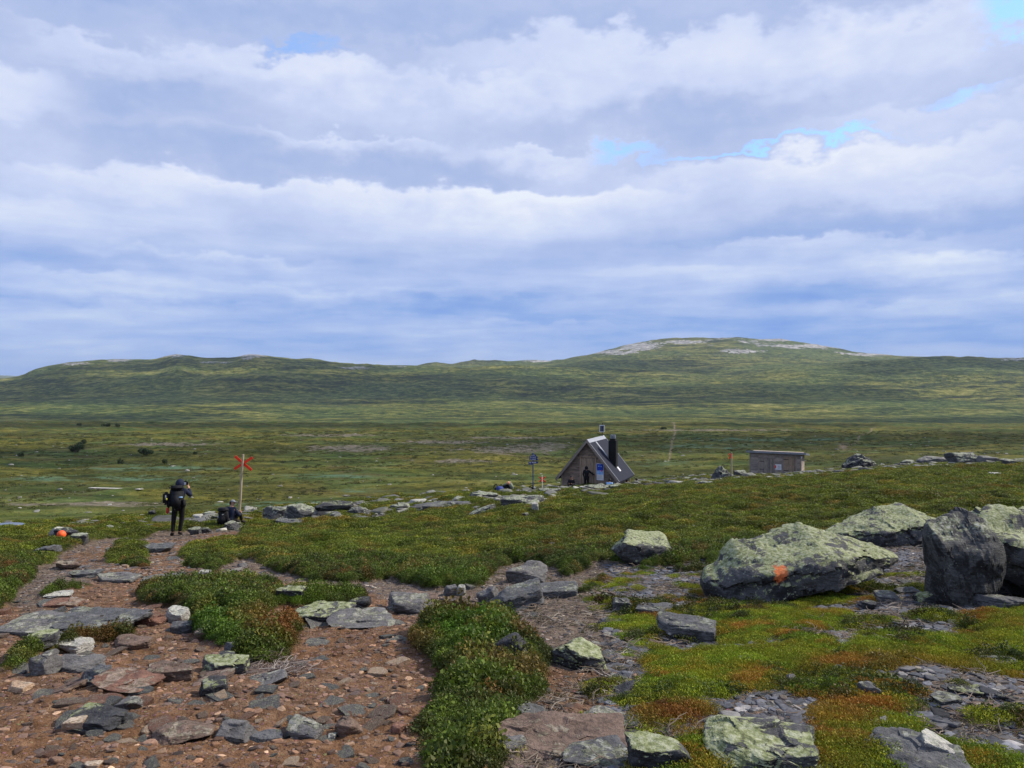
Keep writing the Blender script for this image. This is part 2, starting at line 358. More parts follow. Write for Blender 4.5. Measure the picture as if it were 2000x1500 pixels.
HT += fm*(16*fb2(GX/520, GY/520, 6, .52, 3.)+15*(rid-.5)*sstep(RG, 1300, 3200))*(1+.0*RG)
crag = sstep(fb2(GX/420, GY/300, 3, .5, 31.), .02, .4)*sstep(RG, 2700, 3100)
HT += crag*10*np.abs(fb2(GX/110, GY/110, 4, .6, 13.))
def gidx(x, y):
    th = np.arctan2(x, y); r = np.hypot(x, y)
    return np.interp(r, RR, np.arange(len(RR))), np.interp(th, TH, np.arange(len(TH)))
def GS(A, x, y):
    i, j = gidx(np.asarray(x, float), np.asarray(y, float)); return bil(A, i, j)
def ground(x, y): return float(GS(HT, np.array([x]), np.array([y]))[0])
DM = np.geomspace(1.6, 6000, 3000)
def hit(px, py, dmin=0.):
    t = (px-1000)/F; s = (HZ-py)/F; d = DM[DM > dmin]
    h = GS(HT, t*d, d); k = np.argmax(h > s*d) if (h > s*d).any() else 0
    return Vector((t*d[k], d[k], float(h[k]))), d[k]
def onground(px, d):
    x = (px-1000)/F*d; return Vector((x, d, ground(x, d)))

nr, ntm = HT.shape
V = np.stack([GX, GY, HT], -1).reshape(-1, 3)
idx = np.arange(nr*ntm).reshape(nr, ntm)
Fc = np.stack([idx[:-1, :-1], idx[:-1, 1:], idx[1:, 1:], idx[1:, :-1]], -1).reshape(-1, 4)[:, ::-1]
Ftop = Fc
me = npmesh('ground', V, Ftop)
cattr(me, 'cover', np.stack([dirtF, heathF, mossF, stonyF], -1).reshape(-1, 4))
# plain: pale stony bands and worn tracks; hills: rock outcrops
PYH = np.where(front, HZ-F*HT/yy, -5000.)
def blobs(lst, sel, PY=PYH):
    o = np.zeros(PX.shape)
    wx = fb2(GX/6, GY/14, 4, .6, 51.); wy = fb2(GX/6+9, GY/14, 4, .6, 52.)
    for px, py, w, h in lst:
        o = np.maximum(o, np.exp(-((PX+wx*w*.6-px)/w)**2-((PY+wy*h*.9-py)/h)**2))
    return o*sel
plain = front & (RG > 70) & (RG < 1100)
band = blobs([(690, 876, 95, 8), (870, 863, 100, 4), (1000, 878, 120, 9), (1070, 868, 60, 4), (900, 900, 90, 4), (170, 985, 180, 5), (640, 850, 130, 3), (330, 868, 120, 4), (990, 855, 120, 2.5), (1400, 840, 200, 2)], plain)
trk = np.zeros(PX.shape)
for pts in [[(1316, 826), (1319, 845), (1314, 862), (1309, 885), (1306, 905)], [(1645, 878), (1650, 868), (1672, 858), (1690, 848), (1712, 836)]]:
    p = np.array(pts, float)
    cx = np.interp(PY, p[:, 1][np.argsort(p[:, 1])], p[:, 0][np.argsort(p[:, 1])], left=-9999, right=-9999)
    trk = np.maximum(trk, np.exp(-((PX-cx)/1.6)**2)*plain)
trk = np.maximum(trk, blobs([(1648, 873, 9, 6)], plain)*.9)
green = blobs([(560, 985, 160, 6), (760, 958, 130, 5), (200, 935, 200, 8), (1250, 905, 150, 6), (1400, 872, 130, 5), (1500, 858, 200, 4), (300, 915, 160, 6), (1350, 935, 100, 6), (640, 930, 100, 4)], plain)
far_ = front & (RG > 1500)
PX2 = PX; rocky = blobs([(335, 692, 55, 8), (490, 693, 50, 7), (150, 710, 45, 3), (420, 708, 40, 3), (235, 703, 30, 3), (700, 718, 40, 2.5), (780, 716, 30, 2), (1250, 676, 50, 9), (1180, 688, 60, 4), (1340, 668, 50, 4), (1450, 686, 60, 5), (1590, 676, 70, 4), (1700, 692, 70, 3), (1520, 664, 40, 3), (1050, 706, 30, 3), (1980, 702, 60, 4), (290, 798, 14, 3), (1050, 797, 30, 3), (1290, 815, 40, 2)], far_)
crag = np.clip(crag*.45+rocky*1.1, 0, 1)
cattr(me, 'cover_far', np.stack([band, trk, green, crag], -1).reshape(-1, 4))
ground_o = link(bpy.data.objects.new('ground', me)); tag(ground_o, kind='structure')

def material(name):
    m = bpy.data.materials.new(name); m.use_nodes = True; m.node_tree.nodes.clear(); q = G(m.node_tree)
    bs = q.new('ShaderNodeBsdfPrincipled'); out = q.new('ShaderNodeOutputMaterial'); m.node_tree.links.new(bs.outputs[0], out.inputs[0])
    bs.inputs['Specular IOR Level'].default_value = .25
    return m, q, bs
def attr(q, name, inst=False, out='Color'):
    n = q.new('ShaderNodeAttribute', attribute_name=name, attribute_type='INSTANCER' if inst else 'GEOMETRY'); return n.outputs[out]
gmat, q, bs = material('tundra_ground')
pos = q.new('ShaderNodeNewGeometry').outputs['Position']
cv = q.new('ShaderNodeAttribute', attribute_name='cover'); cdirt, cheath, cmoss = q.sep(cv.outputs['Color']); cst = cv.outputs['Alpha']
cf = q.new('ShaderNodeAttribute', attribute_name='cover_far'); fband, ftrk, fgreen = q.sep(cf.outputs['Color']); fcrag = cf.outputs['Alpha']
px_, py_, pz_ = q.sep(pos)
dist = q.v('LENGTH', pos)
# near soil
n1 = q.noise(pos, 1.1, 5, .6); n2_ = q.noise(pos, 9., 5, .65); n3_ = q.noise(pos, 55., 4, .7)
soil = q.ramp(n2_, [(.25, (.042, .024, .014)), (.45, (.115, .068, .040)), (.6, (.19, .122, .075)), (.8, (.30, .22, .15))])
red = q.ramp(n2_, [(.25, (.050, .026, .014)), (.5, (.175, .092, .046)), (.75, (.31, .19, .11))])
soil = q.mix(q.m('MULTIPLY', cdirt, q.ss(n1, .38, .62, .15, .95), None), soil, red)
greyg = q.ramp(n2_, [(.25, (.040, .033, .027)), (.5, (.125, .100, .078)), (.75, (.25, .21, .165))])
soil = q.mix(q.m('MULTIPLY', q.m('SUBTRACT', 1., cdirt), .8), soil, greyg)
vp = q.vor(pos, 42., out=1); vd = q.vor(pos, 42.)
peb = q.mix(1., vp, (.75, .70, .64), 'MULTIPLY')
pebc = q.mix(.82, peb, (.20, .15, .115))
psel = q.m('MULTIPLY', q.ss(q.sep(vp)[0], .55, .62), q.ss(vd, .42, .30))
soil = q.mix(q.m('MULTIPLY', psel, .75), soil, pebc)
hsoil = q.ramp(q.noise(pos, 22., 4, .65), [(.3, (.010, .009, .004)), (.55, (.032, .034, .008)), (.75, (.075, .07, .018))])
msoil = q.ramp(q.noise(pos, 16., 5, .65), [(.28, (.030, .022, .010)), (.45, (.09, .075, .012)), (.6, (.16, .14, .018)), (.78, (.24, .15, .03))])
stn = q.ramp(q.noise(pos, 7., 6, .7), [(.3, (.03, .03, .028)), (.48, (.10, .09, .06)), (.62, (.20, .19, .16)), (.75, (.38, .37, .32))])
nc = q.mix(cheath, soil, hsoil); nc = q.mix(cmoss, nc, msoil); nc = q.mix(q.m('MULTIPLY', cst, .8), nc, stn)
# plain
sc1 = q.noise(pos, .028, 6, .62); sc2 = q.noise(q.v('MULTIPLY', pos, (.6, 1., 1.)), .16, 6, .65); sc3 = q.noise(pos, .9, 4, .7)
pl = q.ramp(q.m('ADD', q.m('MULTIPLY', sc2, .6), q.m('MULTIPLY', sc3, .4)), [(.34, (.016, .019, .004)), (.42, (.048, .052, .008)), (.50, (.095, .095, .013)), (.57, (.15, .135, .024)), (.68, (.23, .195, .06))])
pl2 = q.ramp(sc2, [(.34, (.018, .032, .008)), (.5, (.060, .090, .018)), (.66, (.13, .16, .05))])
pl = q.mix(q.ss(sc1, .42, .62), pl, pl2)
brn = q.mix(q.ss(q.noise(pos, .05, 5, .6, .5), .52, .68), pl, q.mix(.5, pl, (.10, .072, .028)))
drk = q.ss(q.noise(q.v('MULTIPLY', pos, (.45, 1., 1.)), .045, 5, .62, .4), .47, .60)
pl = q.mix(q.m('MULTIPLY', drk, .50), brn, (.028, .036, .007))
pl = q.mix(q.m('MULTIPLY', q.ss(fgreen, .2, .8), q.ss(sc2, .42, .6)), pl, (.085, .15, .085))
rk = q.ramp(q.noise(pos, .8, 5, .8), [(.35, (.06, .055, .03)), (.5, (.15, .13, .085)), (.7, (.33, .29, .24))])
pl = q.mix(q.m('MULTIPLY', q.ss(q.m('ADD', fband, q.m('MULTIPLY', q.m('SUBTRACT', q.noise(pos, .3, 5, .75), .5), 1.6)), .35, .75), q.ss(fband, .04, .3)), pl, rk)
pl = q.mix(q.m('MULTIPLY', ftrk, q.ss(sc3, .35, .5)), pl, (.24, .18, .13))
spk = q.m('MULTIPLY', q.ss(q.noise(pos, .55, 3, .8), .69, .76), .8)
pl = q.mix(spk, pl, (.30, .29, .24))
# hills
h1 = q.noise(pos, .0016, 7, .62, .4); h2 = q.noise(q.v('MULTIPLY', pos, (.38, 1., 2.)), .012, 8, .70, .2); h3 = q.noise(pos, .04, 6, .72)
hc = q.ramp(q.m('ADD', q.m('MULTIPLY', h2, .55), q.m('MULTIPLY', h3, .45)), [(.41, (.008, .017, .005)), (.465, (.030, .048, .010)), (.505, (.092, .108, .017)), (.55, (.20, .20, .040)), (.62, (.34, .31, .10))])
hc2 = q.ramp(h3, [(.38, (.016, .038, .012)), (.5, (.066, .105, .024)), (.62, (.17, .20, .055))])
hc = q.mix(q.ss(h1, .40, .64), hc, hc2)
hr = q.ramp(q.noise(pos, .03, 7, .8), [(.38, (.12, .12, .11)), (.5, (.32, .31, .29)), (.60, (.62, .60, .57))])
rkf = q.m('ADD', q.m('MULTIPLY', fcrag, 1.05), q.m('MULTIPLY', q.ss(pz_, 60., 260.), .30))
rks = q.ss(q.m('ADD', rkf, q.m('MULTIPLY', q.m('SUBTRACT', q.noise(pos, .013, 8, .75, .3), .5), 2.4)), .72, .98)
rks = q.m('MULTIPLY', rks, q.ss(pz_, -35., 60.))
hc = q.mix(rks, hc, hr)
hc = q.mix(q.m('MULTIPLY', q.ss(q.noise(pos, .02, 6, .85), .66, .72), .6), hc, (.30, .29, .25))
c = q.mix(q.ss(dist, 850., 1250.), pl, hc); c = q.mix(q.ss(dist, 66., 80.), nc, c)
g_ = q.put(bs.inputs['Base Color'], c); bs.inputs['Roughness'].default_value = .95; bs.inputs['Specular IOR Level'].default_value = .1
nearw = q.ss(dist, 60., 25.)
hgt = q.m('ADD', q.m('MULTIPLY', n3_, .35), q.m('ADD', q.m('MULTIPLY', n2_, .7), q.m('MULTIPLY', psel, .12)))
b1 = q.bump(q.m('MULTIPLY', hgt, nearw), 1., .05)
farh = q.m('ADD', q.m('MULTIPLY', sc3, q.ss(dist, 50., 90., 0., .5)), q.m('ADD', q.m('MULTIPLY', sc2, q.ss(dist, 50., 110., 0., 2.2)), q.m('MULTIPLY', h3, q.ss(dist, 600., 1500., 0., 16.))))
b2 = q.bump(farh, 1., 1., b1)
q.put(bs.inputs['Normal'], b2)
me.materials.append(gmat)

# ------------------------------------------------------------------ rock materials
def facets(P, seed, n, amp):
    r_ = np.random.RandomState(int(seed*10) % 99991); lo_, hi_ = P.min(0), P.max(0); S_ = r_.uniform(lo_, hi_, (n, 3)); sc = ((hi_-lo_).prod()/n)**(1/3.)
    D_ = (P[:, None]-S_[None])*np.array([.8, .8, 1.6]); k = (D_**2).sum(-1).argmin(1)
    return (r_.uniform(-1, .4, n)[k]+(r_.normal(size=(n, 3))[k]*(P-S_[k])).sum(1)/sc*.45)*amp
def rock_mat(name, dark, mid, lich, lamt, pale=(.40, .41, .37), black=.35, scale=1., warm=0.):
    m, q, bs = material(name)
    oc = q.new('ShaderNodeTexCoord').outputs['Object']; rnd = q.new('ShaderNodeObjectInfo').outputs['Random']
    p = q.v('ADD', oc, q.v('SCALE', (17., 31., 11.), None, scale=rnd)); p = q.v('SCALE', p, None, scale=scale)
    nz = q.sep(q.new('ShaderNodeNewGeometry').outputs['Normal'])[2]
    a = q.noise(p, 4., 7, .68, .4); b = q.noise(q.v('MULTIPLY', p, (1., 1., 5.)), 9., 6, .7); c_ = q.noise(p, 34., 5, .7)
    base = q.ramp(q.m('ADD', q.m('MULTIPLY', b, .6), q.m('MULTIPLY', c_, .4)), [(.32, dark), (.52, mid), (.72, tuple(min(1, x*1.7) for x in mid))])
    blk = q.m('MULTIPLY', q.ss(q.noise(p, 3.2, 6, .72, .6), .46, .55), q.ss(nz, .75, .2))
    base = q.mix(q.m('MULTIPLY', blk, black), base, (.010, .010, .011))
    lm = q.m('ADD', q.m('ADD', q.m('MULTIPLY', q.noise(p, 2.6, 5, .6, .4), .45), q.m('MULTIPLY', q.noise(p, 10., 8, .74, .5), .55)), q.m('MULTIPLY', q.m('SUBTRACT', nz, .58), .17))
    lsel = q.ss(lm, .60-lamt*.17, .625-lamt*.17)
    lc = q.ramp(q.noise(p, 26., 5, .7), [(.34, tuple(x*.45 for x in lich)), (.47, lich), (.60, pale)])
    base = q.mix(q.m('MULTIPLY', lsel, .92), base, lc)
    vsel = q.m('MULTIPLY', q.ss(q.vor(p, 30.), .26, .18), q.ss(a, .46, .60))
    base = q.mix(q.m('MULTIPLY', vsel, min(1., lamt*1.3)), base, pale)
    q.put(bs.inputs['Base Color'], base); bs.inputs['Roughness'].default_value = .85
    q.put(bs.inputs['Normal'], q.bump(q.m('ADD', q.m('MULTIPLY', b, .8), q.m('ADD', q.m('MULTIPLY', c_, .35), q.m('MULTIPLY', lsel, .12))), .9, .035/scale))
    return m, q, bs, base
LICH = (.23, .26, .11)
RM = {}
RM['lichen'] = rock_mat('lichen_rock', (.020, .020, .021), (.085, .086, .088), LICH, .50, (.40, .42, .28), .75)[0]
RM['lichen_far'] = rock_mat('far_lichen_rock', (.020, .020, .021), (.09, .09, .09), (.22, .24, .15), .5, (.40, .42, .34), scale=.6)[0]
RM['crag'] = rock_mat('crag_rock', (.012, .012, .014), (.055, .056, .060), (.22, .24, .15), .30, (.40, .42, .34), .9, scale=.7)[0]
RM['crag2'] = rock_mat('upright_rock', (.018, .018, .018), (.085, .085, .082), (.20, .22, .13), .22, (.38, .39, .33), .85, scale=1.1)[0]
RM['dark'] = rock_mat('dark_rock', (.012, .012, .013), (.055, .056, .060), LICH, .10, (.24, .25, .20), .8)[0]
RM['slate'] = rock_mat('slate_rock', (.026, .027, .029), (.105, .107, .110), (.17, .18, .12), .12, (.30, .31, .28), .4)[0]
RM['grey'] = rock_mat('grey_rock', (.035, .033, .034), (.14, .135, .132), (.21, .215, .15), .16, (.36, .35, .30), .3)[0]
RM['brown'] = rock_mat('brown_rock', (.045, .030, .024), (.165, .115, .088), (.22, .19, .13), .05, (.34, .29, .23), .2)[0]
RM['red'] = rock_mat('red_rock', (.055, .026, .018), (.20, .105, .072), (.22, .17, .12), .10, (.34, .26, .20), .15)[0]
RM['pale'] = rock_mat('pale_rock', (.16, .15, .13), (.36, .35, .32), (.42, .42, .34), .35, (.55, .53, .47), .12)[0]
RM['tan'] = rock_mat('tan_rock', (.20, .13, .08), (.42, .30, .20), (.45, .36, .26), .2, (.55, .46, .36), .0)[0]

# ------------------------------------------------------------------ rock shapes
ICO = {}
def ico(n):
    if n not in ICO:
        b = bmesh.new(); bmesh.ops.create_icosphere(b, subdivisions=n, radius=1.)
        ICO[n] = (np.array([v.co[:] for v in b.verts]), np.array([[v.index for v in f.verts] for f in b.faces])); b.free()
    return ICO[n]
def rock_shape(seed, sx, sy, sz, sub=5, planes=13, sharp=16, rough=.05, strata=.04, flat=.75, cap=.0, tilt=0.):
    rs = np.random.RandomState(seed); D, Fa = ico(sub)
    N = rs.normal(size=(planes, 3)); N /= np.linalg.norm(N, axis=1)[:, None]; C = rs.uniform(.72, 1.0, planes)
    N = np.concatenate([N, [[cap*rs.uniform(-1, 1)*.4, -.15, 1.], [0, 0, -1.], [1, 0, 0], [-1, 0, 0], [0, 1, 0], [0, -1, 0]]])
    N /= np.linalg.norm(N, axis=1)[:, None]
    C = np.concatenate([C, [flat, .9, .98, .98, .95, .95]])
    q = np.maximum(D@N.T/C, 0.); r = (q**sharp).sum(1)**(-1./sharp)
    P = D*r[:, None]*np.array([sx, sy, sz])
    s = (sx*sy*sz)**(1/3.)
    off = rs.uniform(-50, 50, 3)
    w = fb3(P/(s*.9)+off, 5, .55)
    P = P+D*(w*rough*2.4*s+(facets(P, seed, 26, .07*s) if sub > 4 else 0.))[:, None]
    if strata:
        ta = rs.uniform(-.5, .5, 2); hz = (P[:, 2]+P[:, 0]*ta[0]*.5+P[:, 1]*ta[1]*.5)/(sz*.16)+w*1.2
        k = hz-np.floor(hz); st_ = np.where(k > .82, -(k-.82)/.18, 0)+.6*(_rs_tab[(np.floor(hz).astype(int)) % 512]-.5)
        P[:, :2] *= (1+strata*st_)[:, None]
    if tilt:
        ca, sa = math.cos(tilt), math.sin(tilt); x = P[:, 0].copy(); P[:, 0] = ca*x-sa*P[:, 2]; P[:, 2] = sa*x+ca*P[:, 2]
    return P, Fa
_rs_tab = np.random.RandomState(5).rand(512)
def rock(name, label, px, pyb, wpx, hpx, mat='grey', seed=None, cat='rock', group=None, dmin=0., depth=.75, rz=None, sharp=30, planes=8, tilt=0., flat=.75, strata=.04, rough=.05, sub=None, sink=.35, d=None):
    seed = int(px*7+pyb*13) if seed is None else seed
    if d is None: p, dd = hit(px, pyb, dmin)
    else: p = onground(px, d); dd = d
    w = wpx/F*dd/2; h = hpx/F*dd
    # a flat stone on a slope seen from above: its visible height holds part of its depth
    dep = w*depth; slope = (HZ-pyb)/F
    hh = max(h-dep*abs(slope)*1.0, h*.5)
    sz = hh/(1-sink)/2*1.08
    P, Fa = rock_shape(seed, w, dep, sz, sub or (5 if wpx > 34 else 4), planes, sharp, rough, strata, flat, tilt=tilt)
    me = npmesh(name, P, Fa, smooth=True)
    try: me.set_sharp_from_angle(angle=R(38))
    except Exception: pass
    me.materials.append(RM[mat])
    o = link(bpy.data.objects.new(name, me))
    top = P[:, 2].max(); o.location = (p.x, p.y+dep*.55, p.z+hh-top)
    o.rotation_euler = (0, 0, random.Random(seed).uniform(-.35, .35) if rz is None else rz)
    tag(o, label, cat, group); return o

# lofted boulder from a real outline: list of (x, ztop, zbottom, half depth) slices in metres
def loft_boulder(name, slices, mat, loc, rz, seed, label, lean=.35, nx=110, nr_=72, facet=.06, brk=1., under=None, rough=.03, sq=.62):
    S = np.array(slices, float); x = np.linspace(S[0, 0], S[-1, 0], nx)
    zt = np.interp(x, S[:, 0], S[:, 1]); zb = np.interp(x, S[:, 0], S[:, 2]); hd = np.interp(x, S[:, 0], S[:, 3])
    def sm(a):
        return np.convolve(np.pad(a, 2, 'edge'), [.1, .2, .4, .2, .1], 'valid')
    zt, zb, hd = sm(zt), sm(zb), sm(hd)
    ph = np.linspace(0, 2*np.pi, nr_, endpoint=False)
    ring = np.array([(-.93, -1.), (-1., -.35), (-.95, .22), (-.78, .40), (-.1, .70), (.30, 1.), (.62, .95), (1., .3), (1., -1.), (0, -1.08)])
    seg = np.linalg.norm(np.roll(ring, -1, 0)-ring, axis=1); cu = np.concatenate([[0], np.cumsum(seg)]); tq = np.linspace(0, cu[-1], nr_, endpoint=False)
    rr2 = np.concatenate([ring, ring[:1]]); cy = np.interp(tq, cu, rr2[:, 0]); cz = np.interp(tq, cu, rr2[:, 1])
    PX_ = np.repeat(x[:, None], nr_, 1); mid = (zt+zb)/2; hh = (zt-zb)/2
    PZ_ = mid[:, None]+hh[:, None]*cz[None]; 
    PY_ = hd[:, None]*cy[None]+lean*(PZ_-zb[:, None])
    P = np.stack([PX_, PY_, PZ_], -1).reshape(-1, 3)
    cen = np.stack([np.repeat(x[:, None], nr_, 1), np.repeat((lean*hh)[:, None], nr_, 1), np.repeat(mid[:, None], nr_, 1)], -1).reshape(-1, 3)
    dr = P-cen; L = np.linalg.norm(dr, axis=1)[:, None]+1e-6; dr /= L
    q0 = P/.45+seed; cellv = fb3(q0, 2, .5)
    f = fb3(P/.22+seed*1.3, 5, .6)
    stp = (P[:, 2]*1.0-P[:, 0]*.22)/.115+f*.8; kk = stp-np.floor(stp)
    ledge = np.where(kk > .75, -(kk-.75)/.25, 0)*.8+(_rs_tab[np.floor(stp).astype(int) % 512]-.5)
    amp = np.minimum(L[:, 0], .3)/.3
    P = P+dr*((np.round(cellv*4)/4*.5+cellv*.5)*facet+f*rough+(ledge*.040+facets(P, seed, 60, .042))*brk)[:, None]*amp[:, None]
    i = np.arange(nx*nr_).reshape(nx, nr_); a = i[:-1]; b = i[1:]
    Fq = np.stack([a, np.roll(a, -1, 1), np.roll(b, -1, 1), b], -1).reshape(-1, 4)
    n0 = len(P); P = np.concatenate([P, [P[:nr_].mean(0)], [P[-nr_:].mean(0)]])
    ring0 = i[0]; ring1 = i[-1]
    t0 = np.stack([np.roll(ring0, -1), ring0, np.full(nr_, n0), np.full(nr_, n0)], -1)
    tris = [(int(np.roll(ring0, -1)[k]), int(ring0[k]), n0) for k in range(nr_)]+[(int(ring1[k]), int(np.roll(ring1, -1)[k]), n0+1) for k in range(nr_)]
    me = bpy.data.meshes.new(name); me.from_pydata([tuple(v) for v in P], [], [tuple(map(int, f_)) for f_ in Fq]+tris)
    bm = bmesh.new(); bm.from_mesh(me); bmesh.ops.recalc_face_normals(bm, faces=bm.faces); bm.to_mesh(me); bm.free()
    me.polygons.foreach_set('use_smooth', np.ones(len(me.polygons), bool))
    try: me.set_sharp_from_angle(angle=R(40))
    except Exception: pass
    me.materials.append(mat)
    o = link(bpy.data.objects.new(name, me)); o.location = loc; o.rotation_euler = (0, 0, rz)
    tag(o, label, 'boulder'); return o
def outline_boulder(name, d, top, bot, hd, mat, seed, label, **kw):
    """top / bot: (px,row) outlines seen at distance d, hd: (px, half depth in metres)"""
    cx = (top[0][0]+top[-1][0])/2; x0 = (cx-1000)/F*d
    xs = sorted(set([a for a, _ in top]+[a for a, _ in bot]+[a for a, _ in hd]))
    xs = [x for x in xs if top[0][0] <= x <= top[-1][0]]
    z0 = ground(x0, d); sl = []
    for x in xs:
        zt = (HZ-np.interp(x, *zip(*top)))/F*d; zb = (HZ-np.interp(x, *zip(*bot)))/F*d
        sl.append(((x-cx)/F*d, zt-z0, zb-z0, np.interp(x, *zip(*hd))))
    return loft_boulder(name, sl, mat, (x0, d+.1, z0), 0., seed, label, **kw)
#@@OBJECTS
# ------------------------------------------------------------------ the named boulders
outline_boulder('painted_boulder', 7.9,
  [(1376, 1138), (1384, 1118), (1404, 1110), (1420, 1092), (1450, 1070), (1500, 1063), (1530, 1058), (1592, 1033), (1640, 1046), (1690, 1062), (1735, 1072), (1757, 1084)],
  [(1376, 1150), (1392, 1184), (1420, 1186), (1450, 1178), (1490, 1170), (1520, 1152), (1570, 1137), (1620, 1122), (1690, 1112), (1735, 1106), (1757, 1098)],
  [(1376, .08), (1400, .3), (1480, .55), (1600, .55), (1700, .36), (1757, .08)], None, 3.1,
  'long lichen covered boulder with an orange paint blot on its face', lean=.12, facet=.07)
PB = COL.objects['painted_boulder']
# its paint blot belongs to the stone: a procedural patch at a fixed place on it
mm_, q_, bs_, base_ = rock_mat('painted_lichen_rock', (.020, .020, .021), (.085, .086, .088), LICH, .50, (.40, .42, .28), .75)
oc_ = q_.new('ShaderNodeTexCoord').outputs['Object']; ox, oy, oz = q_.sep(oc_)
bx = (1501-(1376+1757)/2)/F*7.9; bz = (HZ-1107)/F*7.85-PB.location.z
nn = q_.noise(oc_, 13., 5, .7)
rr_ = q_.m('ADD', q_.m('POWER', q_.m('ABSOLUTE', q_.m('DIVIDE', q_.m('SUBTRACT', q_.m('SUBTRACT', ox, bx), q_.m('MULTIPLY', q_.m('SUBTRACT', oz, bz), .3)), .070)), 2.), q_.m('POWER', q_.m('ABSOLUTE', q_.m('DIVIDE', q_.m('SUBTRACT', oz, bz), .082)), 2.))
sel_ = q_.m('MULTIPLY', q_.ss(q_.noise(oc_, 42., 6, .75), .38, .48, .55, 1.), q_.ss(q_.m('ADD', rr_, q_.m('MULTIPLY', q_.m('SUBTRACT', nn, .5), 3.2)), 1.15, .6))
q_.put(bs_.inputs['Base Color'], q_.mix(q_.m('MULTIPLY', sel_, .93), base_, q_.ramp(nn, [(.35, (.62, .11, .025)), (.6, (.80, .22, .07))])))
PB.data.materials.clear(); PB.data.materials.append(mm_)
outline_boulder('ridge_boulder', 12.2,
  [(1615, 1040), (1650, 1022), (1700, 1012), (1740, 1000), (1782, 991), (1815, 1003), (1850, 1015), (1880, 1022)],
  [(1615, 1052), (1660, 1064), (1720, 1060), (1800, 1062), (1850, 1062), (1880, 1056)],
  [(1615, .1), (1700, .6), (1800, .6), (1880, .2)], RM['lichen'], 7.7, 'low ridge shaped lichen boulder behind the paint marked one', lean=.12, facet=.10)
outline_boulder('right_boulder', 7.5,
  [(1905, 1045), (1925, 1018), (1960, 1010), (2010, 1006), (2080, 1008), (2160, 1020), (2240, 1060)],
  [(1905, 1120), (1940, 1120), (1990, 1165), (2060, 1180), (2160, 1180), (2240, 1150)],
  [(1905, .2), (1960, .55), (2100, .75), (2240, .3)], RM['lichen'], 12.3, 'big layered lichen boulder cut off by the right edge', lean=.1, facet=.10)
outline_boulder('dark_boulder', 7.05,
  [(1826, 1052), (1832, 1026), (1850, 1014), (1890, 1007), (1930, 1008), (1950, 1016), (1960, 1040)],
  [(1826, 1062), (1836, 1110), (1850, 1185), (1880, 1204), (1905, 1200), (1930, 1165), (1960, 1120)],
  [(1826, .1), (1850, .26), (1900, .32), (1960, .15)], RM['crag2'], 5.5, 'upright black sided boulder leaning on the right edge boulder', lean=.12, facet=.08, brk=.45)
outline_boulder('crest_boulder', 50., [(1374, 949), (1390, 936), (1404, 918), (1415, 911), (1424, 922), (1440, 932), (1452, 940)], [(1374, 953), (1452, 950)], [(1374, .3), (1412, 1.0), (1452, .3)], RM['crag'], 2.2, 'dark pointed boulder with lichen streaks left of the shed', lean=.1, facet=.25, rough=.10)
outline_boulder('crest_boulder', 57., [(1648, 908), (1662, 897), (1676, 888), (1690, 889), (1704, 899), (1716, 908)], [(1648, 914), (1716, 914)], [(1648, .3), (1680, 1.), (1716, .3)], RM['crag'], 6.2, 'dark veined boulder on the right skyline of the slope', lean=.1, facet=.25, rough=.10)
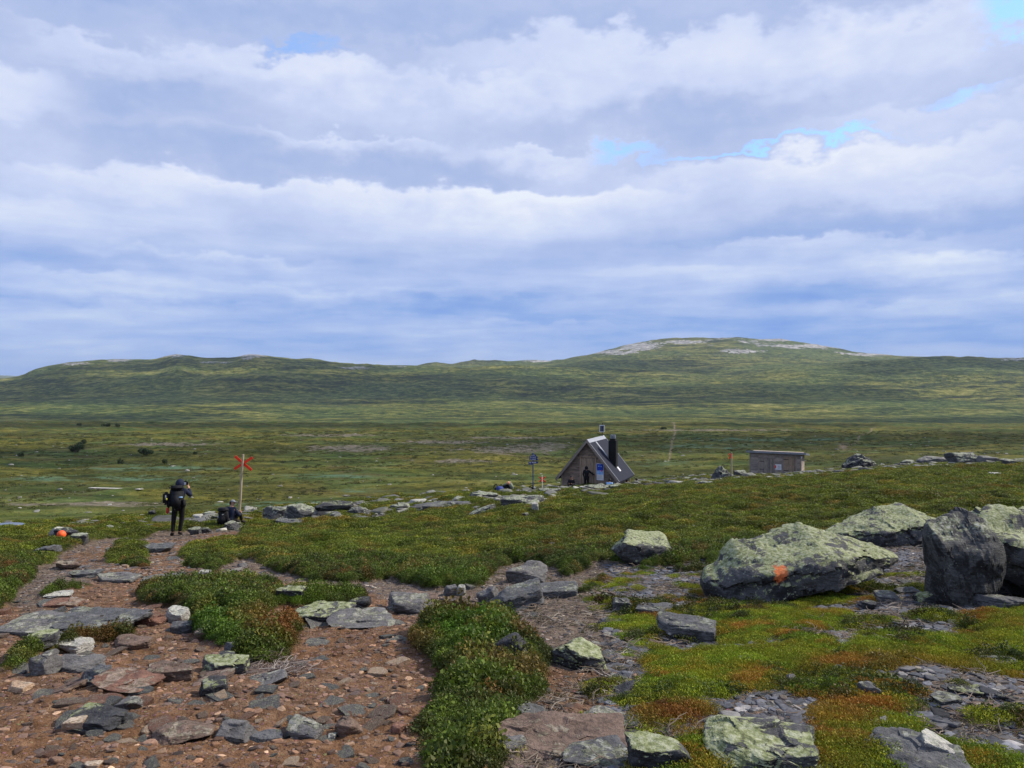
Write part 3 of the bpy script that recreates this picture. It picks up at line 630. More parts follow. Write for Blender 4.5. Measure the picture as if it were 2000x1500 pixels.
BL = [
 # px, base row, width, height, material, label, extra
 (1258, 1094, 126, 58, 'lichen', 'lichen topped boulder with a black side in the green heath', dict(tilt=-.12, seed=21, flat=.62, depth=.8, rz=.3)),
 (1500, 1500, 225, 92, 'lichen', 'flat topped grey lichen slab at the bottom right', dict(seed=35, flat=.5, depth=1.0, rz=-.3, dmin=2.2, sub=6)),
 (1810, 1512, 190, 70, 'slate', 'bluish slate block with a white patch beside it, bottom right corner', dict(seed=8, flat=.6, depth=.9, sub=6)),
 (1850, 1488, 90, 58, 'pale', 'white blotched stone leaning on the slate block, bottom right', dict(seed=14, depth=.8, tilt=-.3)),
 (1290, 1505, 118, 72, 'lichen', 'cracked lichen stone between the moss and the flat path slab', dict(seed=19, flat=.6)),
 (1140, 1312, 118, 66, 'lichen', 'layered stone with yellow lichen standing in the middle path', dict(seed=23, tilt=-.25, strata=.09, flat=.6)),
 (1000, 1292, 84, 58, 'dark', 'black peaked stone with white blots in the central shrub patch', dict(seed=27, planes=8, tilt=.25)),
 (1345, 1246, 120, 40, 'slate', 'rounded bluish slate half sunk at the moss edge', dict(seed=31, flat=.55)),
 (1005, 1192, 120, 60, 'slate', 'lichen fringed slate slab beside the path bend', dict(seed=33, tilt=.2, strata=.09)),
 (1085, 1165, 105, 30, 'slate', 'flat blue grey slab lying against the heath edge', dict(seed=37, flat=.5)),
 (1030, 1140, 80, 42, 'grey', 'moss capped grey boulder at the edge of the heath', dict(seed=41)),
 (955, 1185, 50, 42, 'grey', 'small slanting grey slab left of the lichen fringed one', dict(seed=43, tilt=.5)),
 (795, 1200, 100, 40, 'grey', 'broad grey wedge of stone where the paths divide', dict(seed=45, planes=8)),
 (890, 1205, 90, 34, 'brown', 'brownish slanting slab right of the grey wedge', dict(seed=47, tilt=.35, flat=.5)),
 (880, 1164, 30, 22, 'grey', 'small upright grey stone against the heath bank', dict(seed=49)),
 (900, 1164, 18, 22, 'pale', 'pale pointed stone beside the small upright grey one', dict(seed=51)),
 (820, 1175, 70, 20, 'brown', 'flat brown stone above the grey wedge', dict(seed=53, flat=.5)),
 (1215, 1198, 42, 30, 'slate', 'upright bluish stone at the top of the middle path', dict(seed=55)),
 (1280, 1200, 70, 22, 'slate', 'low curved slate in gravel left of the painted boulder', dict(seed=57, flat=.5)),
 (620, 1216, 120, 38, 'lichen', 'lichen grey outcrop behind the rusty heather mound', dict(seed=59, flat=.6, planes=9)),
 (700, 1228, 150, 26, 'grey', 'long flat bedrock slab in the dirt right of the heather mound', dict(seed=61, flat=.45, depth=.9)),
 (570, 1168, 60, 24, 'lichen', 'lichen stone among the green shrubs left of the path fork', dict(seed=63)),
 (700, 1192, 40, 26, 'dark', 'dark stone at the right end of the upper shrub patch', dict(seed=65)),
 (340, 1216, 52, 30, 'pale', 'whitish rounded stone against the upper shrub patch', dict(seed=67, flat=.9)),
 (290, 1222, 60, 26, 'red', 'reddish stone just left of the whitish rounded one', dict(seed=69)),
 (165, 1236, 180, 40, 'slate', 'long blue grey bedrock ridge across the left path', dict(seed=71, flat=.5, strata=.07, planes=9, sub=6)),
 (70, 1240, 170, 34, 'grey', 'low grey bedrock at the left edge of the path', dict(seed=73, flat=.45)),
 (190, 1240, 60, 24, 'slate', 'pale blue slab in front of the bedrock ridge', dict(seed=75, flat=.5)),
 (75, 1262, 56, 28, 'lichen', 'grey green boulder in the left strip of heath', dict(seed=77)),
 (130, 1272, 80, 30, 'pale', 'whitish flat stone in the left strip of heath', dict(seed=79, flat=.5)),
 (75, 1318, 62, 48, 'grey', 'greenish rounded boulder left of the grass tuft', dict(seed=81, flat=.8)),
 (140, 1312, 90, 32, 'grey', 'split grey stone behind the grass tuft', dict(seed=83, strata=.08)),
 (250, 1268, 80, 28, 'brown', 'brown domed stone right of the left heath strip', dict(seed=85)),
 (120, 1352, 92, 32, 'brown', 'brown slab propped beside the grass tuft', dict(seed=87, tilt=.3, flat=.4)),
 (175, 1340, 56, 42, 'slate', 'blue grey upright stone right of the grass tuft', dict(seed=89)),
 (232, 1352, 140, 32, 'red', 'large flat reddish slab on the left path', dict(seed=91, flat=.4, planes=8)),
 (325, 1330, 86, 40, 'brown', 'humped brown stone in the middle of the left path', dict(seed=93)),
 (432, 1318, 92, 46, 'lichen', 'square lichen topped block beside the dead roots', dict(seed=95, flat=.55)),
 (460, 1286, 56, 36, 'slate', 'bluish block under the rusty heather mound', dict(seed=97)),
 (415, 1336, 80, 30, 'brown', 'dark edged slab in front of the lichen topped block', dict(seed=99, flat=.45, tilt=.15)),
 (520, 1338, 90, 28, 'grey', 'tilted grey slab in front of the dead roots', dict(seed=101, tilt=.22, flat=.4)),
 (412, 1358, 52, 36, 'dark', 'dark pyramid shaped stone on the left path', dict(seed=103, planes=6)),
 (355, 1238, 46, 26, 'slate', 'blue slate leaning by the whitish rounded stone', dict(seed=105)),
 (395, 1250, 44, 26, 'brown', 'brown stone at the corner of the upper shrub patch', dict(seed=107)),
 (180, 1428, 110, 48, 'dark', 'dark moss edged boulder low on the left path', dict(seed=109, flat=.6)),
 (140, 1432, 44, 34, 'tan', 'orange brown stone against the dark moss edged boulder', dict(seed=111, planes=7)),
 (245, 1386, 62, 28, 'grey', 'grey leaning flake in the left path gravel', dict(seed=113, tilt=.3)),
 (345, 1450, 120, 34, 'brown', 'long low brown stone at the bottom of the path', dict(seed=115, flat=.55)),
 (450, 1446, 92, 40, 'grey', 'rounded grey brown stone at the bottom of the path', dict(seed=117, flat=.8)),
 (515, 1446, 64, 14, 'slate', 'thin blue slate flake right of the rounded stone', dict(seed=119, flat=.4)),
 (590, 1440, 80, 38, 'grey', 'domed grey stone alone on the lower path', dict(seed=121, flat=.85)),
 (675, 1436, 58, 36, 'brown', 'brown angular stone right of the domed grey one', dict(seed=123, planes=7)),
 (648, 1446, 18, 14, 'pale', 'small cream pebble between two larger path stones', dict(seed=125)),
 (776, 1432, 28, 20, 'red', 'small rust red stone alone on bare dirt', dict(seed=127)),
 (178, 1500, 34, 14, 'tan', 'small yellowish stone at the bottom left edge', dict(seed=129)),
 (30, 1350, 46, 18, 'tan', 'pale orange flat stone at the left edge', dict(seed=131)),
 (1040, 1412, 70, 42, 'slate', 'curved slate edging the middle path step', dict(seed=133, tilt=-.4, flat=.5)),
 (1180, 1418, 80, 34, 'grey', 'grey stone above the broad path slab', dict(seed=135, flat=.6)),
 (1210, 1424, 90, 34, 'slate', 'blue slate wedge behind the broad path slab', dict(seed=137, tilt=.2, flat=.45)),
 (1200, 1362, 95, 34, 'dark', 'black wedge stone at the edge of the bright moss', dict(seed=139, tilt=.45, flat=.5)),
 (1100, 1470, 270, 44, 'brown', 'broad flat path slab across the middle path', dict(seed=141, flat=.35, depth=.75, strata=.06, planes=9, sub=6)),
 (1165, 1500, 150, 34, 'slate', 'lower bluish slab stepping down from the broad path slab', dict(seed=143, flat=.4)),
 (1000, 1466, 60, 26, 'grey', 'grey stone at the left end of the broad path slab', dict(seed=145)),
 (1580, 1512, 110, 28, 'lichen', 'low lichen stone at the bottom edge below the flat slab', dict(seed=147)),
 (1700, 1360, 46, 30, 'slate', 'small peaked slate in the mossy ground', dict(seed=149)),
 (1640, 1315, 30, 16, 'dark', 'small dark stone in moss right of centre', dict(seed=151)),
 (1545, 1335, 20, 20, 'grey', 'small pointed grey stone in the bright moss', dict(seed=153)),
 (1655, 1262, 44, 8, 'slate', 'thin pale slate flake on moss below the painted boulder', dict(seed=155, flat=.4)),
 (1460, 1292, 44, 8, 'pale', 'thin whitish flake lying on the bright moss', dict(seed=157, flat=.4)),
 (1700, 1192, 30, 18, 'dark', 'small blue black stone in the gravel under the painted boulder', dict(seed=159)),
 (1825, 1180, 58, 28, 'lichen', 'round mossy stone at the foot of the dark boulder', dict(seed=161, flat=.9)),
 (1775, 1162, 44, 14, 'slate', 'flat slate left of the round mossy stone', dict(seed=163, flat=.4)),
 (1840, 1212, 24, 10, 'pale', 'small white block below the dark boulder', dict(seed=165)),
 (1650, 1120, 120, 34, 'grey', 'grey slab tucked under the painted boulder', dict(seed=167, flat=.5)),
 (1740, 1180, 50, 26, 'grey', 'grey green stone in gravel between the big boulders', dict(seed=169)),
 (1965, 1190, 80, 30, 'slate', 'bluish curved slab under the right edge boulder', dict(seed=171)),
 (1900, 1356, 80, 18, 'dark', 'flat dark slate in the right hand scree', dict(seed=173, flat=.35)),
 (1960, 1300, 64, 18, 'slate', 'blue slate step in the right hand scree', dict(seed=175, flat=.4)),
 (1850, 1375, 56, 22, 'slate', 'square slate plate in the right hand scree', dict(seed=177, flat=.4)),
 (1930, 1392, 52, 24, 'brown', 'purplish stone in the right hand scree', dict(seed=179)),
 # the path higher up
 (398, 1122, 24, 8, 'pale', 'small white stone at the tip of the green heath', dict(seed=181)),
 (243, 1110, 12, 8, 'tan', 'round cream stone below the narrow heath tongue', dict(seed=183, flat=.9)),
 (128, 1112, 44, 16, 'brown', 'brown ledge stone on the far left path', dict(seed=185)),
 (158, 1128, 60, 16, 'slate', 'blue slate slab on the far left path', dict(seed=187, flat=.45)),
 (220, 1136, 90, 18, 'grey', 'greenish flat slab across the far path', dict(seed=189, flat=.4)),
 (310, 1136, 76, 14, 'grey', 'pale flat slab below the red dirt patch', dict(seed=191, flat=.4)),
 (302, 1078, 60, 16, 'slate', 'streaky grey slab just below the standing hiker', dict(seed=193, flat=.6)),
 (110, 1168, 52, 14, 'pale', 'pale slab in the left heath edge', dict(seed=195, flat=.4)),
 (120, 1184, 70, 14, 'red', 'reddish flat slab on the far left path bend', dict(seed=197, flat=.4)),
 (565, 1108, 14, 8, 'pale', 'small white stone in the open heath', dict(seed=199)),
 (470, 1108, 20, 8, 'grey', 'small grey stone at the lower heath edge', dict(seed=201)),
 # stone cairn with the orange ball
 (106, 1068, 28, 26, 'pale', 'white spotted stone of the small cairn', dict(seed=211, tilt=-.4, planes=7, d=18.6)),
 (138, 1074, 30, 22, 'dark', 'blue black stone of the small cairn', dict(seed=213, planes=7, d=18.3)),
 (82, 1080, 50, 18, 'slate', 'long grey stone at the left foot of the small cairn', dict(seed=215, flat=.5, tilt=.2)),
 (152, 1060, 30, 18, 'lichen_far', 'lichen stone behind the small cairn', dict(seed=217)),
 (119, 1078, 36, 22, 'dark', 'dark base stone under the orange ball', dict(seed=219, d=18.4)),
 # crest of the near slope
 (540, 1018, 62, 32, 'lichen_far', 'big lichen boulder right of the tall trail pole', dict(seed=231, planes=9)),
 (580, 1016, 54, 32, 'lichen_far', 'lichen boulder leaning against the one beside the trail pole', dict(seed=233, tilt=-.3)),
 (560, 1026, 60, 14, 'slate', 'flat bluish slab in front of the two lichen boulders', dict(seed=235, flat=.5)),
 (650, 999, 72, 22, 'dark', 'long black boulder on the crest of the slope', dict(seed=237, flat=.7)),
 (698, 1006, 42, 16, 'lichen_far', 'pale lichen boulder below the long black one', dict(seed=239)),
 (655, 1012, 30, 12, 'slate', 'blue grey stone in front of the long black boulder', dict(seed=241)),
 (452, 1036, 30, 20, 'lichen_far', 'rounded boulder behind which the capped hiker sits', dict(seed=243, flat=.9)),
 (378, 1044, 24, 15, 'lichen_far', 'dark veined stone right of the standing hiker', dict(seed=245)),
 (400, 1042, 20, 12, 'dark', 'black stone between the two hikers', dict(seed=247)),
 (385, 1014, 22, 10, 'pale', 'pale stone behind the gap between the two hikers', dict(seed=249)),
 (404, 1012, 26, 14, 'lichen_far', 'whitish lichen stone left of the seated hiker', dict(seed=251)),
 (333, 1008, 14, 10, 'lichen_far', 'small pale stone just left of the standing hiker', dict(seed=253)),
 (295, 1008, 16, 12, 'dark', 'small upright dark stone left of the standing hiker', dict(seed=255)),
 (780, 996, 46, 14, 'lichen_far', 'low pale stone on the crest left of the path dip', dict(seed=257)),
 (815, 984, 30, 10, 'pale', 'whitish stone on the crest line', dict(seed=259)),
 (870, 992, 90, 14, 'slate', 'long bluish outcrop in the crest stones', dict(seed=261, flat=.5)),
 (945, 975, 52, 16, 'lichen_far', 'whitish lichen boulder below the two rucksacks', dict(seed=263)),
 (900, 980, 40, 10, 'lichen_far', 'flat lichen stone left of the boulder below the rucksacks', dict(seed=265)),
 (1020, 990, 80, 24, 'lichen_far', 'long lichen ledge right of the rucksacks', dict(seed=267, planes=8)),
 (940, 1008, 64, 26, 'lichen_far', 'slanting lichen rock at the lower crest edge', dict(seed=269, tilt=.4, flat=.5)),
 (1045, 997, 14, 16, 'pale', 'small upright pale stone at the end of the long ledge', dict(seed=271)),
 (1165, 957, 50, 12, 'lichen_far', 'flat lichen boulder in front of the cabin door', dict(seed=273, flat=.6)),
 (1205, 953, 30, 7, 'lichen_far', 'low stone in front of the cabin corner', dict(seed=275)),
 (1075, 963, 40, 10, 'lichen_far', 'grey stones left of the cabin', dict(seed=277)),
 (1140, 957, 18, 8, 'pale', 'white stone at the foot of the cabin door', dict(seed=279)),
 (1378, 949, 30, 10, 'lichen_far', 'low lichen toe of rock left of the dark pointed boulder', dict(seed=283)),
 (1447, 930, 24, 12, 'lichen_far', 'greenish stone right of the dark pointed boulder', dict(seed=285)),
 (1832, 905, 66, 15, 'grey', 'low grey boulder right of the dark veined one', dict(seed=289)),
 (1892, 906, 62, 24, 'lichen_far', 'pale lichen dome on the right skyline of the slope', dict(seed=291, flat=.9)),
 (1932, 904, 34, 14, 'grey', 'grey stone right of the pale lichen dome', dict(seed=293)),
 (1982, 908, 46, 12, 'lichen_far', 'pale stones at the right edge of the skyline', dict(seed=295)),
 (1775, 906, 26, 8, 'lichen_far', 'small stone midway along the right skyline', dict(seed=297)),
 (1948, 930, 22, 7, 'pale', 'small pale stone in the heath below the right skyline', dict(seed=299)),
 (1168, 1030, 12, 5, 'pale', 'tiny white stone in the heath below the cabin', dict(seed=301)),
]
for b in BL:
    px, py, w, h, mt, lab, kw = b
    kind = 'boulder' if w*h > 1500 and 'stone' not in lab and 'slab' not in lab else ('slab' if 'slab' in lab else 'stone')
    rock({'boulder': 'boulder', 'slab': 'stone_slab', 'stone': 'stone'}[kind], lab, px, py, w, h, mt, cat={'slab': 'stone slab'}.get(kind, kind), **kw)
# repeated loose stones: a pool of shapes, every stone its own object
POOL = {}; USED = set()
def pool(mat, k, flat):
    key = (mat, k, flat)
    if key not in POOL:
        P, Fa = rock_shape(500+k*7+int(flat*10), 1., .8, .5*flat, 4, 6, 30, .04, .06, .55)
        m = npmesh('stone', P, Fa)
        try: m.set_sharp_from_angle(angle=R(36))
        except Exception: pass
        m.materials.append(RM[mat]); POOL[key] = m
    return POOL[key]
rg = random.Random(4)
def loose(n, box, sizes, mats, label, group, name='loose_stone', noun='stone', cond=None, flat=(.7, 1.), mind=12, band=None):
    done = []; t = 0
    CN = dict(grey='grey', brown='brown', slate='blue grey', red='reddish', tan='tan', pale='whitish', lichen_far='lichen spotted', dark='black')
    while len(done) < n and t < 6000:
        t += 1
        px = rg.uniform(box[0], box[2]); py = rg.uniform(box[1], box[3])
        if band: py = np.interp(px, crest_px, crest_py)+rg.uniform(*band)*np.interp(px, [0, 300, 470, 700, 1000, 1200, 1500, 2000], [1., 1., 1.5, 1.8, 1.5, 1., .7, .5])
        if any(abs(px-a)*.6+abs(py-b)*1.4 < mind for a, b in done): continue
        p, d = hit(px, py)
        if cond is not None and GS(cond, np.array([p.x]), np.array([p.y]))[0] < .6: continue
        done.append((px, py)); s = rg.uniform(0, 1)**2*(sizes[1]-sizes[0])+sizes[0]; w = s/F*d/2
        mt_ = rg.choice(mats); o = link(bpy.data.objects.new(name, pool(mt_, rg.randrange(7), rg.choice(flat))))
        o.location = (p.x, p.y, p.z+w*.02); sc = w*rg.uniform(.8, 1.1)
        o.scale = (w, sc, sc*rg.uniform(.7, 1.2)); o.rotation_euler = (rg.uniform(-.3, .3), rg.uniform(-.25, .25), rg.uniform(0, 6.28))
        for b_ in sorted((q for q in BL if len(q[5].split()) < (8 if ' ' in noun else 9)), key=lambda q: abs(q[0]-px)+2.2*abs(q[1]-q[3]*.3-py))[:9]:
            dx, dy = px-b_[0], (py-b_[1]+b_[3]*.3)*2.2
            rel = ('left of' if dx < 0 else 'right of') if abs(dx) > abs(dy) else ('behind' if dy < 0 else 'in front of')
            lb = f"{'tiny' if s < sizes[0]+(sizes[1]-sizes[0])*.12 else 'small' if s < (sizes[0]+sizes[1])*.5 else 'larger'} {CN[mt_]} {noun} {rel} the {b_[5]}"
            if lb not in USED: break
        USED.add(lb); tag(o, lb, 'stone', group)
loose(140, (0, 1180, 860, 1500), (14, 46), ['grey', 'brown', 'slate', 'brown', 'red', 'grey', 'tan'], 'loose stone lying on the left dirt path', 'loose stones on the left dirt path', cond=bareF, mind=17)
loose(44, (0, 1170, 800, 1440), (34, 84), ['grey', 'brown', 'grey', 'slate', 'red'], '', 'flat stones bedded in the left path', name='bedded_stone', noun='flat stone', cond=bareF, flat=(.3, .45), mind=34)
loose(16, (930, 1130, 1400, 1420), (26, 60), ['grey', 'brown', 'slate'], '', 'flat stones bedded in the middle path', name='bedded_stone', noun='flat stone', cond=bareF, flat=(.3, .45), mind=30)
loose(34, (380, 1000, 2000, 1110), (7, 22), ['lichen_far', 'grey', 'pale', 'slate'], '', 'stones breaking through the heath', name='heath_stone', cond=heathF, mind=20)
loose(30, (0, 1060, 560, 1180), (8, 26), ['grey', 'brown', 'slate', 'pale'], 'small stone on the upper stretch of the left path', 'stones on the upper left path', cond=bareF)
loose(40, (900, 1110, 1450, 1400), (10, 36), ['grey', 'slate', 'pale', 'brown'], 'loose stone in the gravel of the middle path', 'loose stones on the middle path', cond=bareF)
loose(70, (1450, 1120, 2000, 1500), (12, 46), ['slate', 'dark', 'grey', 'slate', 'pale'], 'slate fragment in the bare gravel on the right', 'slate fragments in the right hand gravel', name='slate_fragment', noun='flake', cond=bareF, flat=(.35, .6))
loose(75, (180, 0, 1320, 0), (8, 30), ['lichen_far', 'grey', 'slate', 'lichen_far', 'pale'], 'lichen stone in the rocky band along the slope crest', 'stones of the crest band', name='crest_stone', band=(1, 20), mind=8)
loose(26, (0, 0, 330, 0), (8, 26), ['lichen_far', 'grey', 'lichen_far'], 'pale stone along the crest at the far left', 'stones of the left crest', name='crest_stone', band=(-1, 14), mind=9)
loose(34, (1320, 0, 2000, 0), (7, 26), ['lichen_far', 'grey', 'lichen_far'], 'low stone along the crest near the shed', 'stones of the right crest', name='crest_stone', band=(0, 16), mind=9)

# ------------------------------------------------------------------ scattered ground cover (stuff)
def plant_mat(name, rough=.6, trans=.25):
    m, q, bs = material(name)
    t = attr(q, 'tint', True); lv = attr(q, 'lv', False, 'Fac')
    c = q.mix(1., t, q.ramp(lv, [(0., (.45, .42, .40)), (.5, (.95, .95, .9)), (1., (1.5, 1.55, 1.25))]), 'MULTIPLY')  # wide leaf tones, darker low in the tuft, stand in for light contrast
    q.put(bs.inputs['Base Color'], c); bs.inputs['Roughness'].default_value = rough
    tr = q.new('ShaderNodeBsdfTranslucent'); q.put(tr.inputs[0], c); mx = q.new('ShaderNodeMixShader'); mx.inputs[0].default_value = trans
    m.node_tree.links.new(bs.outputs[0], mx.inputs[1]); m.node_tree.links.new(tr.outputs[0], mx.inputs[2])
    m.node_tree.links.new(mx.outputs[0], [n for n in m.node_tree.nodes if n.type == 'OUTPUT_MATERIAL'][0].inputs[0])
    return m
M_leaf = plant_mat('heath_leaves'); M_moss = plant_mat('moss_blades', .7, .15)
def solid_inst(name):
    m, q, bs = material(name); t = attr(q, 'tint', True)
    p = q.new('ShaderNodeTexCoord').outputs['Object']
    q.put(bs.inputs['Base Color'], q.mix(1., t, q.ramp(q.noise(p, 3., 5, .7), [(.3, (.5, .5, .5)), (.7, (1.3, 1.3, 1.3))]), 'MULTIPLY')); bs.inputs['Roughness'].default_value = .9
    return m
M_peb = solid_inst('gravel_stone'); M_twig = solid_inst('dead_twig')
def leafy(seed, n, rad, hgt, ll, lw, up=.5, dome=True):
    rs = np.random.RandomState(seed); V_ = []; F_ = []; L_ = []
    for k in range(n):
        a = rs.uniform(0, 6.283); rr = rad*math.sqrt(rs.uniform(0, 1)); zt = hgt*(1-(rr/rad)**2*.75 if dome else 1)
        z = zt*rs.uniform(.25, 1.)**.6; p = np.array([rr*math.cos(a), rr*math.sin(a), z])
        b = rs.uniform(0, 6.283); d = np.array([math.cos(b), math.sin(b), rs.uniform(-.2, 1.)+up]); d /= np.linalg.norm(d)
        s = np.cross(d, rs.normal(size=3)); s /= np.linalg.norm(s); l = ll*rs.uniform(.6, 1.3); w = lw*rs.uniform(.7, 1.2)
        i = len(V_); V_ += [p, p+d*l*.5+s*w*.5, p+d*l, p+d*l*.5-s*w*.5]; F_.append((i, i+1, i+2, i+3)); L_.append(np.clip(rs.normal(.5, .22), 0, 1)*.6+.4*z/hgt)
    m = npmesh('tuft', V_, F_, False); fattr(m, 'lv', L_, 'FACE'); return m
def proto(name, me, mat):
    me.materials.append(mat); return bpy.data.objects.new(name, me)     # stays outside the scene: only the scatter uses it
SPOT = [(540, 1225, 60, 32, (.20, .065, .018), .9), (1315, 1402, 80, 22, (.22, .07, .02), .9), (1700, 1042, 60, 14, (.26, .10, .02), .8), (900, 1240, 90, 28, (.085, .20, .012), .8), (430, 1225, 60, 40, (.07, .17, .012), .7),
  (590, 1180, 60, 16, (.13, .22, .015), .7), (880, 1215, 60, 10, (.09, .035, .02), .6), (830, 1250, 40, 20, (.16, .07, .02), .5), (1640, 1192, 60, 10, (.42, .22, .03), .8), (1780, 1300, 120, 16, (.36, .24, .03), .7), (1640, 1400, 70, 26, (.34, .15, .03), .8),
  (1330, 1330, 110, 30, (.26, .36, .02), .6), (1480, 1285, 120, 20, (.26, .34, .02), .6), (1250, 1105, 60, 16, (.09, .17, .014), .6), (1100, 1095, 50, 14, (.045, .08, .012), .6), (640, 1060, 160, 16, (.10, .16, .014), .5), (900, 1130, 120, 16, (.09, .16, .014), .5), (300, 1180, 60, 22, (.045, .06, .016), .6), (1780, 1150, 90, 12, (.10, .12, .02), .5)]
def spots(x, y, z, t):
    px = 1000+F*x/y; py = HZ-F*z/y
    for a, b, w, h, c, k in SPOT:
        f = (np.exp(-(((px-a)/w)**2+((py-b)/h)**2)**1.5)*k*np.clip(.9+fb2(x*5, y*5, 2, .5, a), 0, 1))[:, None]; t = t*(1-f)+np.array(c)*np.exp(rs.normal(0, .2, len(x)))[:, None]*f
    return t
def scatter(name, label, cat, pts, rot, scl, tint, pid, protos, kind='stuff'):
    me = bpy.data.meshes.new(name); n = len(pts); me.vertices.add(n); me.vertices.foreach_set('co', np.asarray(pts, np.float32).ravel())
    for nm, a in (('rot', rot), ('scl', scl), ('tint', tint)):
        t = me.attributes.new(nm, 'FLOAT_VECTOR' if nm != 'tint' else 'FLOAT_COLOR', 'POINT')
        if nm == 'tint': t.data.foreach_set('color', np.concatenate([tint, np.ones((n, 1))], 1).astype(np.float32).ravel())
        else: t.data.foreach_set('vector', np.asarray(a, np.float32).ravel())
    t = me.attributes.new('pid', 'INT', 'POINT'); t.data.foreach_set('value', np.asarray(pid, np.int32))
    o = link(bpy.data.objects.new(name, me)); tag(o, label, cat, None, kind)
    ng = bpy.data.node_groups.new(name+'_nodes', 'GeometryNodeTree'); N_ = ng.nodes; Lk = ng.links
    ng.interface.new_socket('Geometry', in_out='INPUT', socket_type='NodeSocketGeometry'); ng.interface.new_socket('Geometry', in_out='OUTPUT', socket_type='NodeSocketGeometry')
    gi = N_.new('NodeGroupInput'); go = N_.new('NodeGroupOutput'); m2p = N_.new('GeometryNodeMeshToPoints'); Lk.new(gi.outputs[0], m2p.inputs['Mesh'])
    iop = N_.new('GeometryNodeInstanceOnPoints'); Lk.new(m2p.outputs[0], iop.inputs['Points'])
    g2i = N_.new('GeometryNodeGeometryToInstance')
    for pr in reversed(protos):
        oi = N_.new('GeometryNodeObjectInfo'); oi.inputs['Object'].default_value = pr; oi.inputs['As Instance'].default_value = True; Lk.new(oi.outputs['Geometry'], g2i.inputs[0])
    jg = N_.new('GeometryNodeJoinGeometry')
    for pr in reversed(protos):
        oi = N_.new('GeometryNodeObjectInfo'); oi.inputs['Object'].default_value = pr; oi.inputs['As Instance'].default_value = True; Lk.new(oi.outputs['Geometry'], jg.inputs[0])
    N_.remove(g2i); Lk.new(jg.outputs[0], iop.inputs['Instance']); iop.inputs['Pick Instance'].default_value = True
    def na(nm, ty):
        k = N_.new('GeometryNodeInputNamedAttribute'); k.data_type = ty; k.inputs[0].default_value = nm; return k.outputs[0]
    Lk.new(na('pid', 'INT'), iop.inputs['Instance Index']); e2r = N_.new('FunctionNodeEulerToRotation'); Lk.new(na('rot', 'FLOAT_VECTOR'), e2r.inputs[0]); Lk.new(e2r.outputs[0], iop.inputs['Rotation'])
    Lk.new(na('scl', 'FLOAT_VECTOR'), iop.inputs['Scale']); Lk.new(iop.outputs[0], go.inputs[0])
    md = o.modifiers.new('scatter', 'NODES'); md.node_group = ng; return o
rs = np.random.RandomState(9)
def sample(n, d0, d1, mask, thr=.5, pw=2., half=.70):
    """points spread evenly over the ground between two distances, kept where the mask is high"""
    u = rs.rand(n); d = (d0**pw+u*(d1**pw-d0**pw))**(1/pw); t = rs.uniform(-half, half, n); x = t*d; m_ = GS(mask, x, d); k = m_ > thr+rs.uniform(-.25, .25, n)
    return x[k], d[k], GS(HT, x[k], d[k])
def tints(x, y, pal, seed, f=(1.1, 4.), jit=.12):
    v = fb2(x*f[0], y*f[0], 3, .5, seed)*.75+fb2(x*f[1], y*f[1], 3, .6, seed+5)*.5+.5+rs.normal(0, .07, len(x)); v = np.clip(v, 0, .999)
    pal = np.array(pal); k = v*(len(pal)-1); i = k.astype(int); w_ = (k-i)[:, None]; c = pal[i]*(1-w_)+pal[i+1]*w_
    return c*np.exp(rs.normal(0, jit, len(x)))[:, None]
HEATH = [(.15, .080, .022), (.085, .080, .016), (.052, .066, .014), (.075, .110, .016), (.115, .165, .018), (.055, .072, .016), (.135, .150, .022), (.15, .11, .028)]
HEATH2 = [(.20, .14, .024), (.11, .12, .015), (.060, .085, .011), (.155, .185, .017), (.080, .105, .012), (.20, .205, .022), (.21, .155, .026)]
MOSSC = [(.30, .14, .025), (.28, .24, .022), (.12, .15, .014), (.34, .34, .025), (.20, .29, .020), (.08, .12, .012), (.36, .28, .025), (.36, .16, .03)]
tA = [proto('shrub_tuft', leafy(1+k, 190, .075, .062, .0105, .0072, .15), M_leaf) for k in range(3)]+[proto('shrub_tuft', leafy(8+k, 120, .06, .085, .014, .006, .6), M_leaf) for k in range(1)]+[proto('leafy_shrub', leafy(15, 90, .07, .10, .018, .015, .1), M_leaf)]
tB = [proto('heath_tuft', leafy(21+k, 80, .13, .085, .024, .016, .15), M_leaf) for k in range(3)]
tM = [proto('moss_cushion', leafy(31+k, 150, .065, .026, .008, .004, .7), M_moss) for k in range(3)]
def put(name, label, cat, x, y, z, s, tint, protos, zs=1., dz=0.):
    tint = spots(x, y, z, tint) if protos[0].name.startswith(('shrub', 'heath', 'moss')) else tint
    n = len(x); rot = np.stack([rs.uniform(-.2, .2, n), rs.uniform(-.2, .2, n), rs.uniform(0, 6.28, n)], 1)
    sc_ = s*rs.uniform(.7, 1.35, n); return scatter(name, label, cat, np.stack([x, y, z+dz], 1), rot, np.stack([sc_, sc_, sc_*zs*rs.uniform(.7, 1.3, n)], 1), tint, rs.randint(0, len(protos), n), protos)
x, y, z = sample(210000, 2.9, 13, heathF, .45)
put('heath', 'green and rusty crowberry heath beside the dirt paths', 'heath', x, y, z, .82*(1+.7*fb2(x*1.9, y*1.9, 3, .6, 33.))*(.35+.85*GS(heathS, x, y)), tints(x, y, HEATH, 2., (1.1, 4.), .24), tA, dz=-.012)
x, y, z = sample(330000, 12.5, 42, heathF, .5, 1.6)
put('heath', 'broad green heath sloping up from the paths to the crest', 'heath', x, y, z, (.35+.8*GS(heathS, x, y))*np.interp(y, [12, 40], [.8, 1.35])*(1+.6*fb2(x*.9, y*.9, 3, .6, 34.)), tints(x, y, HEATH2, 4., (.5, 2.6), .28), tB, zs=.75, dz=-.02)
x, y, z = sample(60000, 40, 68, heathF, .5, 1.5)
